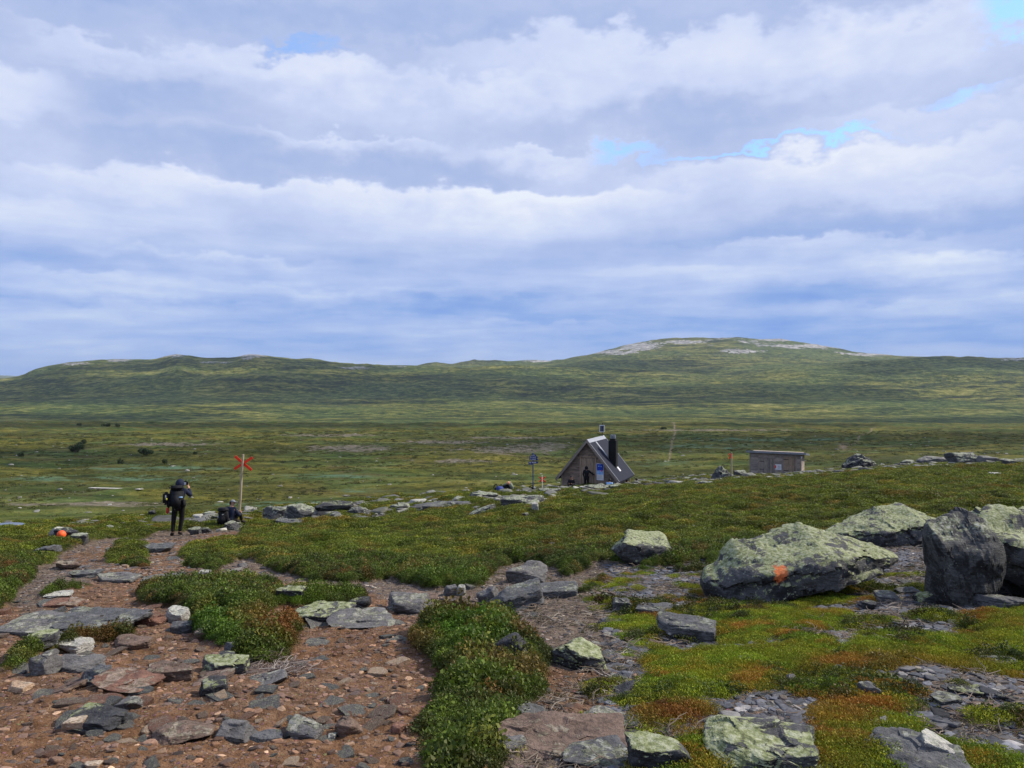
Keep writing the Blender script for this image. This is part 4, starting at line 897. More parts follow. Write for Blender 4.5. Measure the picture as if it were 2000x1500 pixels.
put('heath', 'dark green heath just below the far crest', 'heath', x, y, z, 2.0, tints(x, y, HEATH2, 4., (.3, 1.6), .25), tB, zs=.6, dz=-.03)
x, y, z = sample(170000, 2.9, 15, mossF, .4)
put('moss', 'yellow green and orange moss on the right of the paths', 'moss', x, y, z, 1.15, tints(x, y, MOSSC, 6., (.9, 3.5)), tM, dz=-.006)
# darker shrubs within the moss
mx_ = mossF*(fb2(GX*.9, GY*.9, 4, .6, 61.) > .12)
x, y, z = sample(90000, 2.9, 15, mx_, .5)
put('dark_heath', 'dark green and brown dwarf shrubs growing through the moss', 'heath', x, y, z, .75, tints(x, y, [(.06, .03, .012), (.035, .05, .01), (.05, .075, .012), (.10, .05, .015)], 9.), tA, dz=-.01)
bare2 = bareF*(fb2(GX*1.5, GY*1.5, 4, .6, 71.) > .28)*(PX > 880)
x, y, z = sample(70000, 2.9, 15, bare2, .6)
put('sparse_heath', 'thin brown green growth creeping over the gravel', 'heath', x, y, z, .5, tints(x, y, [(.07, .04, .015), (.05, .06, .014), (.11, .09, .02)], 12.), tM+tA[:1], dz=-.008)
# gravel
def peb(seed, fl):
    P, Fa = rock_shape(seed, 1., .75, .55*fl, 3, 5, 34, .03, 0., .6); return npmesh('gravel_stone', P, Fa, False)
pr = [proto('gravel_stone', peb(900+k, (1., .5, .35)[k % 3]), M_peb) for k in range(8)]
GRV = [(.05, .05, .055), (.11, .105, .10), (.16, .115, .085), (.09, .09, .10), (.20, .15, .11), (.12, .10, .09), (.34, .30, .24)]
x, y, z = sample(150000, 2.7, 12, bareF, .6, 1.7)
s_ = .0022+.024*rs.rand(len(x))**10
tn = tints(x, y, GRV, 14., (60., 90.), .35)
dl = GS(dirtF, x, y)[:, None]; tn = tn*(1-dl)+tn*dl*np.array([1.25, .92, .72])
put('gravel', 'grey brown pebbles and flakes strewn over the bare paths', 'gravel', x, y, z, s_, tn, pr, dz=.001)
x, y, z = sample(60000, 11, 30, bareF, .6, 1.6)
put('gravel', 'finer gravel on the far stretch of the paths', 'gravel', x, y, z, .012+.04*rs.rand(len(x))**4, tints(x, y, GRV, 15., (60., 90.), .3), pr, dz=.001)
x, y, z = sample(26000, 21, 72, stonyF, .45, 1.3)
put('rubble', 'grey and lichen coloured rubble along the slope crest', 'rubble', x, y, z, .04+.30*rs.rand(len(x))**5, tints(x, y, [(.05, .05, .05), (.13, .13, .10), (.20, .20, .16), (.08, .08, .08), (.34, .33, .28)], 16., (9., 30.), .25), pr, dz=.04)
x, y, z = sample(22000, 20, 72, stonyF*(fb2(GX*.8, GY*.8, 4, .6, 44.) > .0), .5, 1.3)
put('crest_moss', 'yellow and olive moss between the crest stones', 'moss', x, y, z, .7, tints(x, y, [(.16, .10, .02), (.13, .13, .02), (.07, .09, .015), (.17, .15, .025)], 17., (.5, 2.)), tB, zs=.45, dz=-.02)
# scree of slate chips, dead twigs on the right
sl = bareF*(PX > 1180)
x, y, z = sample(70000, 2.9, 12, sl, .5)
put('slate_chips', 'dark slate chips covering the gravel on the right', 'gravel', x, y, z, .010+.045*rs.rand(len(x))**4, tints(x, y, [(.035, .038, .045), (.08, .085, .10), (.12, .125, .14), (.06, .06, .07), (.28, .27, .26)], 18., (50., 90.), .25), pr[1:3]+pr[4:6], zs=.7, dz=.003)
def twig(seed):
    r_ = np.random.RandomState(seed); V_ = []; F_ = []
    for b in range(3):
        p = np.array([0., 0, .01]); d = r_.normal(size=3)*np.array([1, 1, .25]); d /= np.linalg.norm(d)
        ring = []
        for k in range(5):
            w = .0022*(1-.15*k); u_ = np.array([-d[1], d[0], 0]); u_ /= np.linalg.norm(u_)+1e-6
            i = len(V_); V_ += [p+u_*w, p+np.array([0, 0, w*1.6]), p-u_*w]; ring.append(i)
            p = p+d*r_.uniform(.015, .03); d = d+r_.normal(size=3)*np.array([.5, .5, .3]); d[2] = abs(d[2])*.4; d /= np.linalg.norm(d)
        for a, c in zip(ring[:-1], ring[1:]):
            F_ += [(a, a+1, c+1, c), (a+1, a+2, c+2, c+1)]
    return npmesh('twig', V_, F_, False)
pt = [proto('twig', twig(70+k), M_twig) for k in range(6)]
tw = bareF*(PX > 980)*(fb2(GX*1.2, GY*1.2, 3, .6, 81.) > -.02)
x, y, z = sample(16000, 2.9, 12, tw, .5)
put('dead_twigs', 'bleached twigs and roots lying in the bare gravel', 'twigs', x, y, z, 1.3, tints(x, y, [(.10, .08, .06), (.22, .18, .14), (.15, .11, .08), (.40, .35, .29)], 19., (40., 60.)), pt)
tw2 = poly_mask([(480, 1295), (600, 1290), (600, 1325), (490, 1330)], 1., near, 3.).astype(float)
x, y, z = sample(26000, 3, 8, tw2, .5)
put('dead_roots', 'tangle of bare white shrub roots under the rusty heather mound', 'roots', x, y, z, 1.2, tints(x, y, [(.06, .035, .03), (.16, .12, .10), (.40, .36, .32)], 20., (40., 60.)), pt)
# low scrub and pale stones out on the plain
tP = [proto('plain_scrub', leafy(61+k, 70, .5, .35, .16, .09, .6), M_leaf) for k in range(3)]
pf = (plain & (RG < 520)).astype(float)
x, y, z = sample(26000, 68, 520, pf*(.5+1.2*fb2(GX/14, GY/14, 3, .6, 91.)), .5, 1.15)
put('plain_scrub', 'low willow scrub and grass tussocks over the plain', 'scrub', x, y, z, np.interp(y, [70, 500], [.8, 2.2]), tints(x, y, [(.020, .028, .006), (.060, .070, .012), (.095, .095, .018), (.045, .065, .014), (.11, .15, .05)], 22., (.03, .2), .25), tP, zs=.5, dz=-.03)
x, y, z = sample(1500, 68, 420, pf, .5, 1.6)
put('plain_stones', 'pale stones dotted over the plain', 'stones', x, y, z, .10+.45*rs.rand(len(x))**6, tints(x, y, [(.18, .18, .15), (.36, .35, .30), (.24, .23, .19)], 23., (.3, 3.)), pr, dz=.05)
# ------------------------------------------------------------------ materials for built things
def flat(name, c, rough=.7, metal=0., nscale=8., var=.25, bump_=0.):
    m, q, bs = material(name); p = q.new('ShaderNodeTexCoord').outputs['Object']
    n = q.noise(p, nscale, 4, .6)
    q.put(bs.inputs['Base Color'], q.mix(1., tuple(c), q.ramp(n, [(.3, (1-var,)*3), (.7, (1+var,)*3)]), 'MULTIPLY'))
    bs.inputs['Roughness'].default_value = rough; bs.inputs['Metallic'].default_value = metal
    if bump_: q.put(bs.inputs['Normal'], q.bump(n, .6, bump_))
    return m
def wood(name, a, b, along=0, scale=1.):
    m, q, bs = material(name); p = q.new('ShaderNodeTexCoord').outputs['Object']
    st_ = [(1., 1., 1.)]*3; k = [9., 9., 9.]; k[along] = .8
    n = q.noise(q.v('MULTIPLY', p, tuple(k)), 3.2*scale, 5, .7, .2); n_ = q.noise(p, 1.7, 4, .6)
    n = q.m('ADD', q.m('MULTIPLY', n, .75), q.m('MULTIPLY', n_, .25))
    rp = q.new('ShaderNodeNewGeometry').outputs['Random Per Island']
    c = q.ramp(n, [(.32, a), (.5, tuple((x+y)/2 for x, y in zip(a, b))), (.68, b)])
    c = q.mix(1., c, q.ramp(rp, [(0., (.72, .72, .74)), (1., (1.25, 1.2, 1.15))]), 'MULTIPLY')
    q.put(bs.inputs['Base Color'], c); bs.inputs['Roughness'].default_value = .85; q.put(bs.inputs['Normal'], q.bump(n, .5, .01)); return m
M = dict(
 wallx=wood('weathered_boards', (.060, .043, .032), (.38, .30, .24), 0), wallz=wood('upright_boards', (.11, .078, .055), (.45, .35, .26), 2),
 greyx=wood('grey_boards', (.12, .10, .088), (.48, .42, .37), 0), greyz=wood('grey_upright_boards', (.12, .105, .09), (.36, .32, .28), 2),
 trim=wood('trim_boards', (.15, .125, .105), (.36, .31, .27), 0), felt=flat('roof_felt', (.012, .016, .032), .85, 0, 14, .2, .004),
 metal=flat('zinc_sheet', (.26, .28, .32), .45, .6, 5, .15), black=flat('black_steel', (.008, .008, .009), .6), white=flat('white_paint', (.72, .73, .74), .6, 0, 6, .1),
 orange=flat('red_paint', (.95, .055, .022), .55, 0, 6, .12), pole=wood('pale_pole', (.20, .165, .11), (.52, .44, .32), 2), postw=flat('white_post', (.66, .62, .54), .7),
 blue=flat('blue_enamel', (.012, .05, .42), .4, 0, 3, .2), sky=flat('light_blue_print', (.25, .45, .80), .5), pink=flat('pink_print', (.62, .06, .20), .5), navy=flat('navy_sign', (.010, .035, .17), .4),
 cell=flat('solar_cell', (.010, .016, .045), .2), skin=flat('skin', (.46, .25, .17), .6, 0, 20, .08), hair=flat('dark_hair', (.014, .010, .008), .6),
 jblack=flat('black_cloth', (.010, .010, .013), .85, 0, 12, .3), jnavy=flat('navy_cloth', (.012, .018, .042), .8, 0, 12, .3), tblack=flat('black_trousers', (.009, .009, .010), .85, 0, 12, .3),
 boot=flat('boot_leather', (.020, .016, .014), .7), jblue=flat('light_blue_cloth', (.30, .52, .82), .8), red=flat('red_cloth', (.50, .030, .030), .7), bag=flat('rucksack_cloth', (.010, .011, .014), .8, 0, 14, .3),
 grey=flat('grey_cloth', (.20, .22, .23), .8), green=flat('grey_green_cloth', (.16, .19, .15), .8), peach=flat('peach_cloth', (.75, .33, .20), .8), yellow=flat('yellow_cord', (.60, .60, .06), .6),
 bluebag=flat('blue_cloth', (.04, .06, .22), .8), ball=flat('orange_paint', (.95, .13, .03), .5, 0, 14, .15), bark=flat('birch_bark', (.08, .065, .055), .9), tan=flat('tan_cloth', (.34, .20, .10), .9))

# ------------------------------------------------------------------ shape helpers for built things
def T(*a): return Matrix.Translation(a)
def box(bm, c, s, rot=None, bev=0.):
    b = bmesh.new(); bmesh.ops.create_cube(b, size=1.)
    for v in b.verts: v.co = Vector((v.co.x*s[0], v.co.y*s[1], v.co.z*s[2]))
    if bev: bmesh.ops.bevel(b, geom=b.edges[:], offset=bev, segments=2, affect='EDGES')
    mt = T(*c) @ (rot.to_4x4() if rot is not None else Matrix())
    b.transform(mt); me = bpy.data.meshes.new('tmp'); b.to_mesh(me); b.free(); bm.from_mesh(me); bpy.data.meshes.remove(me)
def tube(bm, pts, rad, n=10, cap=True):
    pts = [Vector(p) for p in pts]; rad = rad if isinstance(rad, (list, tuple)) else [rad]*len(pts); rings = []
    for k, p in enumerate(pts):
        d = (pts[min(k+1, len(pts)-1)]-pts[max(k-1, 0)]).normalized(); u = d.orthogonal().normalized(); w = d.cross(u)
        if rings and prev is not None:
            u = (prev-d*prev.dot(d)).normalized(); w = d.cross(u)
        prev = u
        rings.append([bm.verts.new(p+(u*math.cos(a)+w*math.sin(a))*rad[k]) for a in [2*math.pi*i/n for i in range(n)]])
    for a, b in zip(rings[:-1], rings[1:]):
        for i in range(n): bm.faces.new((a[i], a[(i+1) % n], b[(i+1) % n], b[i]))
    if cap: bm.faces.new(rings[0][::-1]); bm.faces.new(rings[-1])
def B(): return bmesh.new()
def boxo(name, c, s, mat, parent, rot=None, bev=0.):
    b = B(); box(b, c, s, rot, bev); return obj(name, b, mat, parent)

# ------------------------------------------------------------------ the cabin
PHI = R(23)
hut = empty('cabin', (4.86, 49.0, -7.22), -PHI)
tag(hut, 'small steep roofed wooden cabin with a black chimney on the crest', 'cabin')
AP, WE, SL = 3.30, 2.12, math.tan(R(50.5)); WW = 1.80; LEN = 3.3
def roofz(x): return AP-abs(x)*SL
# shell of the wall under overlapping boards
b = B(); zt = lambda x: roofz(x)-.12
prof = [(-WW, -.4), (WW, -.4), (WW, zt(WW)), (0, zt(0)), (-WW, zt(WW))]
for y0 in (.0,):
    f0 = [b.verts.new((x, .03, z)) for x, z in prof]; f1 = [b.verts.new((x, LEN, z)) for x, z in prof]
    b.faces.new(f0[::-1] if False else f0); b.faces.new(f1[::-1])
    for i in range(5): b.faces.new((f0[(i+1) % 5], f0[i], f1[i], f1[(i+1) % 5]))
bmesh.ops.recalc_face_normals(b, faces=b.faces)
hb = .135; z = -.25
while z < AP-.45:
    z1 = z+hb; xw = min(WW, (AP-.12-z1)/SL)
    segs = [(-xw, xw)]
    if z1 < 2.22: segs = [(-xw, -.52), (.52, xw)]
    for xa, xb in segs:
        if xb-xa > .05: box(b, ((xa+xb)/2, .008, z+hb/2), (xb-xa, .026, hb-.012), Euler((R(-5), 0, 0)).to_matrix())
    z = z1
z = -.25
while z < zt(WW)-.1:
    for sx in (-1, 1): box(b, (sx*(WW+.012), LEN/2, z+hb/2), (.026, LEN-.02, hb-.012))
    z += hb
obj('wall', b, M['wallx'], hut)
b = B()
for sx in (-1, 1): box(b, (sx*(WW-.045), -.03, (zt(WW)-.4)/2), (.10, .05, zt(WW)+.36))
obj('corner_board', b, M['trim'], hut)
# roof slopes with the eaves and verge overhang
rf = B(); y0, y1 = -.30, LEN+.28; th = .09
for sx in (-1, 1):
    pts = [(0, AP), (sx*WE, roofz(WE)), (sx*(WE-.02), roofz(WE)-th), (0, AP-th*1.5)]
    a = [rf.verts.new((x, y0, z)) for x, z in pts]; c = [rf.verts.new((x, y1, z)) for x, z in pts]
    rf.faces.new(a); rf.faces.new(c[::-1])
    for i in range(4): rf.faces.new((a[(i+1) % 4], a[i], c[i], c[(i+1) % 4]))
bmesh.ops.recalc_face_normals(rf, faces=rf.faces)
roof = obj('roof', rf, M['felt'], hut)
def on_roof(name, sx, xa, xb, ya, yb, t, mat, parent):
    b = B(); v = []
    for x in (xa, xb):
        for y in (ya, yb):
            n = Vector((sx*SL, 0, 1)).normalized(); p = Vector((sx*x, y, roofz(x)))
            v += [b.verts.new(p+n*.004), b.verts.new(p+n*(.004+t))]
    bmesh.ops.convex_hull(b, input=b.verts); return obj(name, b, mat, parent)
for sx in (-1, 1):
    on_roof('ridge_sheet', sx, .0, .17, y0+.02, y1-.02, .012, M['metal'], roof)
    on_roof('verge_strip', sx, .18, WE-.01, y0-.01, y0+.045, .012, M['metal'], roof)
on_roof('verge_strip', 1, .18, WE-.01, y1-.04, y1+.01, .012, M['metal'], roof)
on_roof('flashing_strip', 1, .19, 1.12, .95, 1.17, .014, M['metal'], roof)
on_roof('vent_plate', 1, 1.52, 1.74, 1.22, 1.50, .03, M['white'], roof)
for sx in (-1, 1):
    b = B(); pts = [(0, AP-.02), (sx*(WE-.0), roofz(WE)-.02), (sx*(WE-.0)-sx*.10, roofz(WE)-.125), (0, AP-.20)]
    a = [b.verts.new((x, y0-.035, z)) for x, z in pts]; c = [b.verts.new((x, y0-.004, z)) for x, z in pts]
    b.faces.new(a); b.faces.new(c[::-1])
    for i in range(4): b.faces.new((a[(i+1) % 4], a[i], c[i], c[(i+1) % 4]))
    bmesh.ops.recalc_face_normals(b, faces=b.faces); obj('barge_board', b, M['trim'], roof)
ch = B(); box(ch, (1.30, 1.2, 2.28), (.50, .46, 1.80), None, .02); box(ch, (1.30, 1.2, 3.21), (.34, .32, .16))
chim = obj('chimney', ch, M['black'], roof)
b = B()
for dx in (-.085, .085): box(b, (1.30+dx, 1.2, 3.42), (.14, .22, .24), None, .01)
obj('chimney_pot', b, M['metal'], roof)
b = B(); tube(b, [(.02, LEN-.2, AP-.1), (.02, LEN-.2, AP+.34)], .022); tube(b, [(.02, LEN-.2, AP+.75), (.05, LEN-.22, AP+.86)], .018)
obj('panel_mast', b, M['black'], hut)
sp = B(); box(sp, (.02, LEN-.25, AP+.50), (.33, .03, .48), Euler((R(-12), 0, R(8))).to_matrix()); spo = obj('solar_panel', sp, M['white'], hut)
b = B()
for k in range(3):
    box(b, (.02+(k-1)*.088, LEN-.272-.0*k, AP+.50), (.076, .012, .40), Euler((R(-12), 0, R(8))).to_matrix())
obj('solar_cell', b, M['cell'], spo)
door = B()
for k in range(6): box(door, (-.375+.15*k, .0, 1.08), (.143, .045, 2.0))
dr = obj('door', door, M['wallz'], hut)
b = B(); tube(b, [(.32, -.035, 1.0), (.32, -.085, 1.02), (.32, -.085, 1.22), (.32, -.035, 1.24)], .014, 6); obj('handle', b, M['black'], dr)
b = B(); box(b, (-.50, -.025, 1.06), (.09, .07, 2.14)); box(b, (.50, -.025, 1.06), (.09, .07, 2.14)); box(b, (0, -.03, 2.19), (1.20, .08, .11)); box(b, (0, -.04, .03), (1.0, .14, .08))
obj('door_frame', b, M['wallz'], hut)
# the poster: a printed board fixed to the wall
pb = boxo('information_board', (.80, -.035, 1.26), (.46, .03, 1.06), M['white'], hut)
boxo('print', (.80, -.0535, 1.56), (.42, .004, .42), M['blue'], pb); boxo('print', (.80, -.0535, 1.22), (.42, .004, .25), M['sky'], pb)
b = B()
for x, zz_, w in [(.72, 1.62, .10), (.87, 1.60, .09), (.80, 1.71, .06)]:
    bmesh.ops.create_icosphere(b, subdivisions=2, radius=w*.5, matrix=T(x, -.056, zz_) @ Matrix.Diagonal((1, .06, .6, 1)))
obj('print_motif', b, M['sky'], pb)
b = B(); bmesh.ops.create_icosphere(b, subdivisions=2, radius=.055, matrix=T(.90, -.057, 1.33) @ Matrix.Diagonal((1.1, .06, 1., 1))); obj('print_motif', b, M['pink'], pb)
b = B()
for k in range(5): box(b, (.80, -.0515, .82+k*.05), (.34-.03*(k % 2), .002, .012))
obj('print_lines', b, M['grey'], pb)
b = B(); box(b, (-.62, -.06, .14), (.30, .05, .26), Euler((R(-12), 0, 0)).to_matrix()); boards = obj('leaning_plate', b, M['white'], hut)
# bench props at the right eave
b = B(); tube(b, [(1.98, .3, -.3), (1.95, .35, .55)], .03, 8); tube(b, [(2.02, 2.9, -.3), (1.98, 2.9, .55)], .03, 8); obj('eave_prop', b, M['pole'], hut)

# ------------------------------------------------------------------ the shed
A2 = R(28); shed = empty('shed', (25.66, 68.0, -8.62), -A2)
tag(shed, 'low flat roofed grey timber shed with two doors', 'shed')
SW, SD, SH = 4.42, 1.95, 1.92
b = B(); box(b, (-SW/2-.05, SD/2, SH/2-.3), (SW-.05, SD-.05, SH+.5))
z = -.4
while z < SH-.1:
    L_ = []
    for xa, xb in [(-SW-.05, -3.70), (-2.30, -1.60), (-.42, -.05)]:
        L_.append((xa, xb))
    if z > 1.62: L_ = [(-SW-.05, -.05)]
    for xa, xb in L_: box(b, ((xa+xb)/2, .0, z+.075), (xb-xa, .05, .138), Euler((R(-5), 0, 0)).to_matrix())
    box(b, (-.045, SD/2, z+.075), (.05, SD-.04, .138), Euler((0, R(-5), 0)).to_matrix()); z += .15
obj('wall', b, M['greyx'], shed)
b = B(); box(b, (-SW-.02, -.02, .75), (.12, .09, 2.25)); box(b, (-.08, -.02, .75), (.10, .09, 2.25)); obj('corner_board', b, M['greyz'], shed)
rf2 = B(); v = []
for x, y, z in [(-SW-.32, -.34, 2.02), (.34, -.34, 2.02), (-SW-.32, SD+.35, 1.72), (.34, SD+.35, 1.72)]: v += [rf2.verts.new((x, y, z)), rf2.verts.new((x, y, z-.05))]
bmesh.ops.convex_hull(rf2, input=rf2.verts); rfo = obj('roof', rf2, M['felt'], shed)
boxo('fascia_board', (-SW/2+.01, -.365, 1.92), (SW+.70, .04, .16), M['metal'], rfo)
b = B(); v = []
for y, z in [(-.34, 2.0), (SD+.36, 1.70)]:
    for dx in (.345, .385):
        for dz in (0, -.17): b.verts.new((dx, y, z+dz))
bmesh.ops.convex_hull(b, input=b.verts); obj('fascia_board', b, M['metal'], rfo)
def sdoor(xa, xb, top, mat):
    b = B(); n = max(4, int((xb-xa)/.15)); w = (xb-xa)/n
    for k in range(n): box(b, (xa+w*(k+.5), -.045, top/2-.15), (w-.012, .05, top+.3))
    d = obj('door', b, mat, shed)
    b = B(); box(b, (xa-.06, -.05, top/2-.15), (.11, .08, top+.34)); box(b, (xb+.06, -.05, top/2-.15), (.11, .08, top+.34)); box(b, ((xa+xb)/2, -.055, top+.07), (xb-xa+.30, .09, .12))
    obj('door_frame', b, M['greyz'], shed)
    b = B(); tube(b, [(xb-.14, -.07, .85), (xb-.14, -.11, .87), (xb-.14, -.11, 1.0), (xb-.14, -.07, 1.02)], .012, 6); obj('handle', b, M['black'], d)
    b = B()
    for zz_ in (.35, top-.25): box(b, (xa+.2, -.075, zz_), (.4, .012, .05))
    obj('hinge', b, M['black'], d)
sdoor(-3.62, -2.38, 1.32, M['greyz']); sdoor(-1.52, -.50, 1.58, M['wallz'])
sg = boxo('door_sign', (-2.03, -.05, .62), (.62, .03, .50), M['white'], shed)
b = B(); bmesh.ops.create_icosphere(b, subdivisions=2, radius=.11, matrix=T(-2.22, -.068, .64) @ Matrix.Diagonal((.7, .05, 1.4, 1))); obj('sign_symbol', b, M['orange'], sg)
b = B()
for k in range(4): box(b, (-1.92, -.068, .50+k*.07), (.26, .004, .02))
obj('sign_lines', b, M['grey'], sg)
b = B(); tube(b, [(.0, -.12, 1.5), (.0, -.12, 1.68)], .05, 10); obj('lamp', b, M['white'], shed)

# ------------------------------------------------------------------ trail crosses, signpost
def cross(px, pyb, d, pytop, aw, ah, pya, label, mat, tilt=0., yaw=0., r=.034, sink=.15, arm=.075):
    x = (px-1000)/F*d; zb = (HZ-pyb)/F*d; zt = (HZ-pytop)/F*d; H = zt-zb
    o = empty('trail_cross', (x, d, zb), yaw); o.rotation_euler = (0, tilt, yaw); tag(o, label, 'trail marker')
    b = B(); tube(b, [(0, 0, -sink), (.008, 0, H*.35), (-.006, 0, H*.7), (0, 0, H)], [r*1.08, r*1.04, r, r*.92], 12); obj('pole', b, mat, o)
    za = (HZ-pya)/F*d-zb; w = aw/F*d; h = ah/F*d; L = math.hypot(w, h); an = math.atan2(h, w)
    for s in (1, -1):
        b = B(); box(b, (0, r+.020+(.022 if s > 0 else 0), za), (L, .02, arm), Euler((0, -s*an, 0)).to_matrix(), .004); obj('arm', b, M['orange'], o)
    return o
cross(466, 1020, 26., 887, 34, 25, 905, 'tall bare pole with a red cross beside the seated hiker', M['pole'], R(3.9), 0., .038, .2, .085)
cross(1059, 958, 46., 928, 11, 9.5, 936.5, 'short white pole with a red cross between signpost and cabin', M['postw'], 0., 0., .030, .3, .09)
cross(1429, 932, 60., 884, 9, 10, 891, 'pale pole with a red cross behind the dark pointed boulder', M['pole'], 0., R(35), .055, .5, .16)
d = 48.; x = (1041-1000)/F*d; zb = (HZ-958)/F*d
spn = empty('signpost', (x, d, zb)); tag(spn, 'dark signpost with blue direction boards on the crest', 'signpost')
k_ = lambda py: (HZ-py)/F*d-zb
b = B(); tube(b, [(0, 0, -.2), (0, 0, k_(887))], .03, 10); bmesh.ops.create_icosphere(b, subdivisions=2, radius=.05, matrix=T(0, 0, k_(886))); obj('post', b, M['navy'], spn)
for pyc, w, h, off, a in [(889.5, .26, .10, 0., 20), (893, .46, .12, .01, 5), (897, .48, .12, .02, -12), (903.5, .56, .13, -.01, 8), (906.5, .2, .07, -.18, 0)]:
    b = B(); z = k_(pyc)
    vs = [(-w/2, z-h/2), (w/2, z-h/2), (w/2+.07, z), (w/2, z+h/2), (-w/2, z+h/2)]
    ro = Euler((0, 0, R(a))).to_matrix(); f0 = [b.verts.new(ro @ Vector((x_+off, -.045, z_))) for x_, z_ in vs]; f1 = [b.verts.new(ro @ Vector((x_+off, -.03, z_))) for x_, z_ in vs]
    b.faces.new(f0); b.faces.new(f1[::-1])
    for i in range(5): b.faces.new((f0[(i+1) % 5], f0[i], f1[i], f1[(i+1) % 5]))
    bmesh.ops.recalc_face_normals(b, faces=b.faces); s_o = obj('direction_board', b, M['navy'], spn)
    b = B()
    for q_x in (-.32, -.02, .24):
        box(b, tuple(ro @ Vector((off+q_x*w, -.048, z+.01))), (w*.20, .004, h*.28), ro)
    obj('board_marking', b, M['white'], s_o)

# ------------------------------------------------------------------ people
def skin(name, J, E, mat, parent, root=0, sub=2):
    keys = list(J); me = bpy.data.meshes.new(name); me.from_pydata([J[k][0] for k in keys], [(keys.index(a), keys.index(c)) for a, c in E], [])
    o = obj(name, me, mat, parent); md = o.modifiers.new('skin', 'SKIN'); md.use_smooth_shade = True
    sv = me.skin_vertices[0].data
    for i, k in enumerate(keys):
        r = J[k][1]; sv[i].radius = r if isinstance(r, tuple) else (r, r); sv[i].use_root = (i == root)
    o.modifiers.new('sub', 'SUBSURF').levels = sub; o.modifiers['sub'].render_levels = sub; return o
def person(loc, rz, label, P, jacket, trousers, hood=None, cap=None, hairm=None, s=1., group=None):
    """P: joint positions in metres for a 1.75 m figure facing +y"""
    o = empty('person', loc, rz); o.scale = (s, s, s); tag(o, label, 'person', group)
    J = {k: Vector(v) for k, v in P.items()}
    J['spine'] = (J['pelvis']+J['chest'])/2; nk = (J['neck']-J['chest']).normalized(); hd = (J['head']-J['neck']).normalized()
    body = {'pelvis': (J['pelvis'], .115), 'spine': (J['spine'], .105), 'chest': (J['chest'], (.14, .105)), 'neck': (J['neck'], .055), 'jaw': (J['neck']+hd*.10, .068), 'head': (J['head'], .088), 'crown': (J['head']+hd*.075, .07)}
    E = [('pelvis', 'spine'), ('spine', 'chest'), ('chest', 'neck'), ('neck', 'jaw'), ('jaw', 'head'), ('head', 'crown')]
    for sd_ in 'lr':
        sh, eb, wr, hp, kn, an = (J[sd_+n] for n in ('sh', 'el', 'wr', 'hip', 'knee', 'ank')); f = J[sd_+'toe']
        hdir = (wr-eb).normalized(); side = hdir.cross(Vector((0, 0, 1))); side = side.normalized() if side.length > .1 else Vector((1, 0, 0))
        palm = wr+hdir*.06; nrm = hdir.cross(side)
        body.update({sd_+'sh': (sh, .06), sd_+'el': (eb, .042), sd_+'wr': (wr, .027), sd_+'palm': (palm, (.036, .018)), sd_+'hip': (hp, .088), sd_+'knee': (kn, .058), sd_+'ank': (an, .038), sd_+'toe': (f, .032)})
        E += [('chest', sd_+'sh'), (sd_+'sh', sd_+'el'), (sd_+'el', sd_+'wr'), (sd_+'wr', sd_+'palm'), ('pelvis', sd_+'hip'), (sd_+'hip', sd_+'knee'), (sd_+'knee', sd_+'ank'), (sd_+'ank', sd_+'toe')]
        for i, (u_, ln) in enumerate([(-.027, .072), (-.009, .082), (.009, .076), (.027, .060)]):
            a_ = palm+side*u_+hdir*.045; b_ = a_+hdir*ln*.5-nrm*.012; c_ = b_+hdir*ln*.38-nrm*.028
            body.update({f'{sd_}f{i}a': (a_, .0095), f'{sd_}f{i}b': (b_, .0088), f'{sd_}f{i}c': (c_, .0075)}); E += [(sd_+'palm', f'{sd_}f{i}a'), (f'{sd_}f{i}a', f'{sd_}f{i}b'), (f'{sd_}f{i}b', f'{sd_}f{i}c')]
        t0 = wr+hdir*.03+side*(.034); t1 = t0+hdir*.035+side*.022; body.update({sd_+'t0': (t0, .012), sd_+'t1': (t1, .009)}); E += [(sd_+'wr', sd_+'t0'), (sd_+'t0', sd_+'t1')]
    skin('body', body, E, M['skin'], o)
    fw = (Vector((0, 1, 0))-hd*hd.y).normalized(); 
    if 'look' in P: fw = (J['look']-J['head']); fw = (fw-hd*fw.dot(hd)).normalized()
    rt = fw.cross(hd)
    jk = {'hem': (J['pelvis']+(J['spine']-J['pelvis'])*-.25, .165), 'pelvis': (J['pelvis']*.4+J['spine']*.6, .16), 'spine': (J['spine'], .155), 'chest': (J['chest'], (.185, .145)), 'col': (J['neck']-nk*.02, .082)}
    E2 = [('hem', 'pelvis'), ('pelvis', 'spine'), ('spine', 'chest'), ('chest', 'col')]
    for sd_ in 'lr':
        jk.update({sd_+'s': (J[sd_+'sh'], .086), sd_+'e': (J[sd_+'el'], .066), sd_+'w': (J[sd_+'el'].lerp(J[sd_+'wr'], .96), .048)}); E2 += [('chest', sd_+'s'), (sd_+'s', sd_+'e'), (sd_+'e', sd_+'w')]
    skin('jacket', jk, E2, jacket, o)
    tr = {'pel': (J['pelvis'], .145)}; E3 = []
    for sd_ in 'lr':
        tr.update({sd_+'h': (J[sd_+'hip'], .108), sd_+'k': (J[sd_+'knee'], .076), sd_+'a': (J[sd_+'knee'].lerp(J[sd_+'ank'], .93), .058)}); E3 += [('pel', sd_+'h'), (sd_+'h', sd_+'k'), (sd_+'k', sd_+'a')]
    skin('trousers', tr, E3, trousers, o)
    for sd_ in 'lr':
        an, f = J[sd_+'ank'], J[sd_+'toe']; hl = an-(f-an).normalized()*.03
        skin('boot', {'t': (an+(J[sd_+'knee']-an).normalized()*.06, .058), 'a': (an-(J[sd_+'knee']-an).normalized()*.015, .056), 'm': (an.lerp(f, .55), .048), 'f': (f+(f-an).normalized()*.03, .042)}, [('t', 'a'), ('a', 'm'), ('m', 'f')], M['boot'], o)
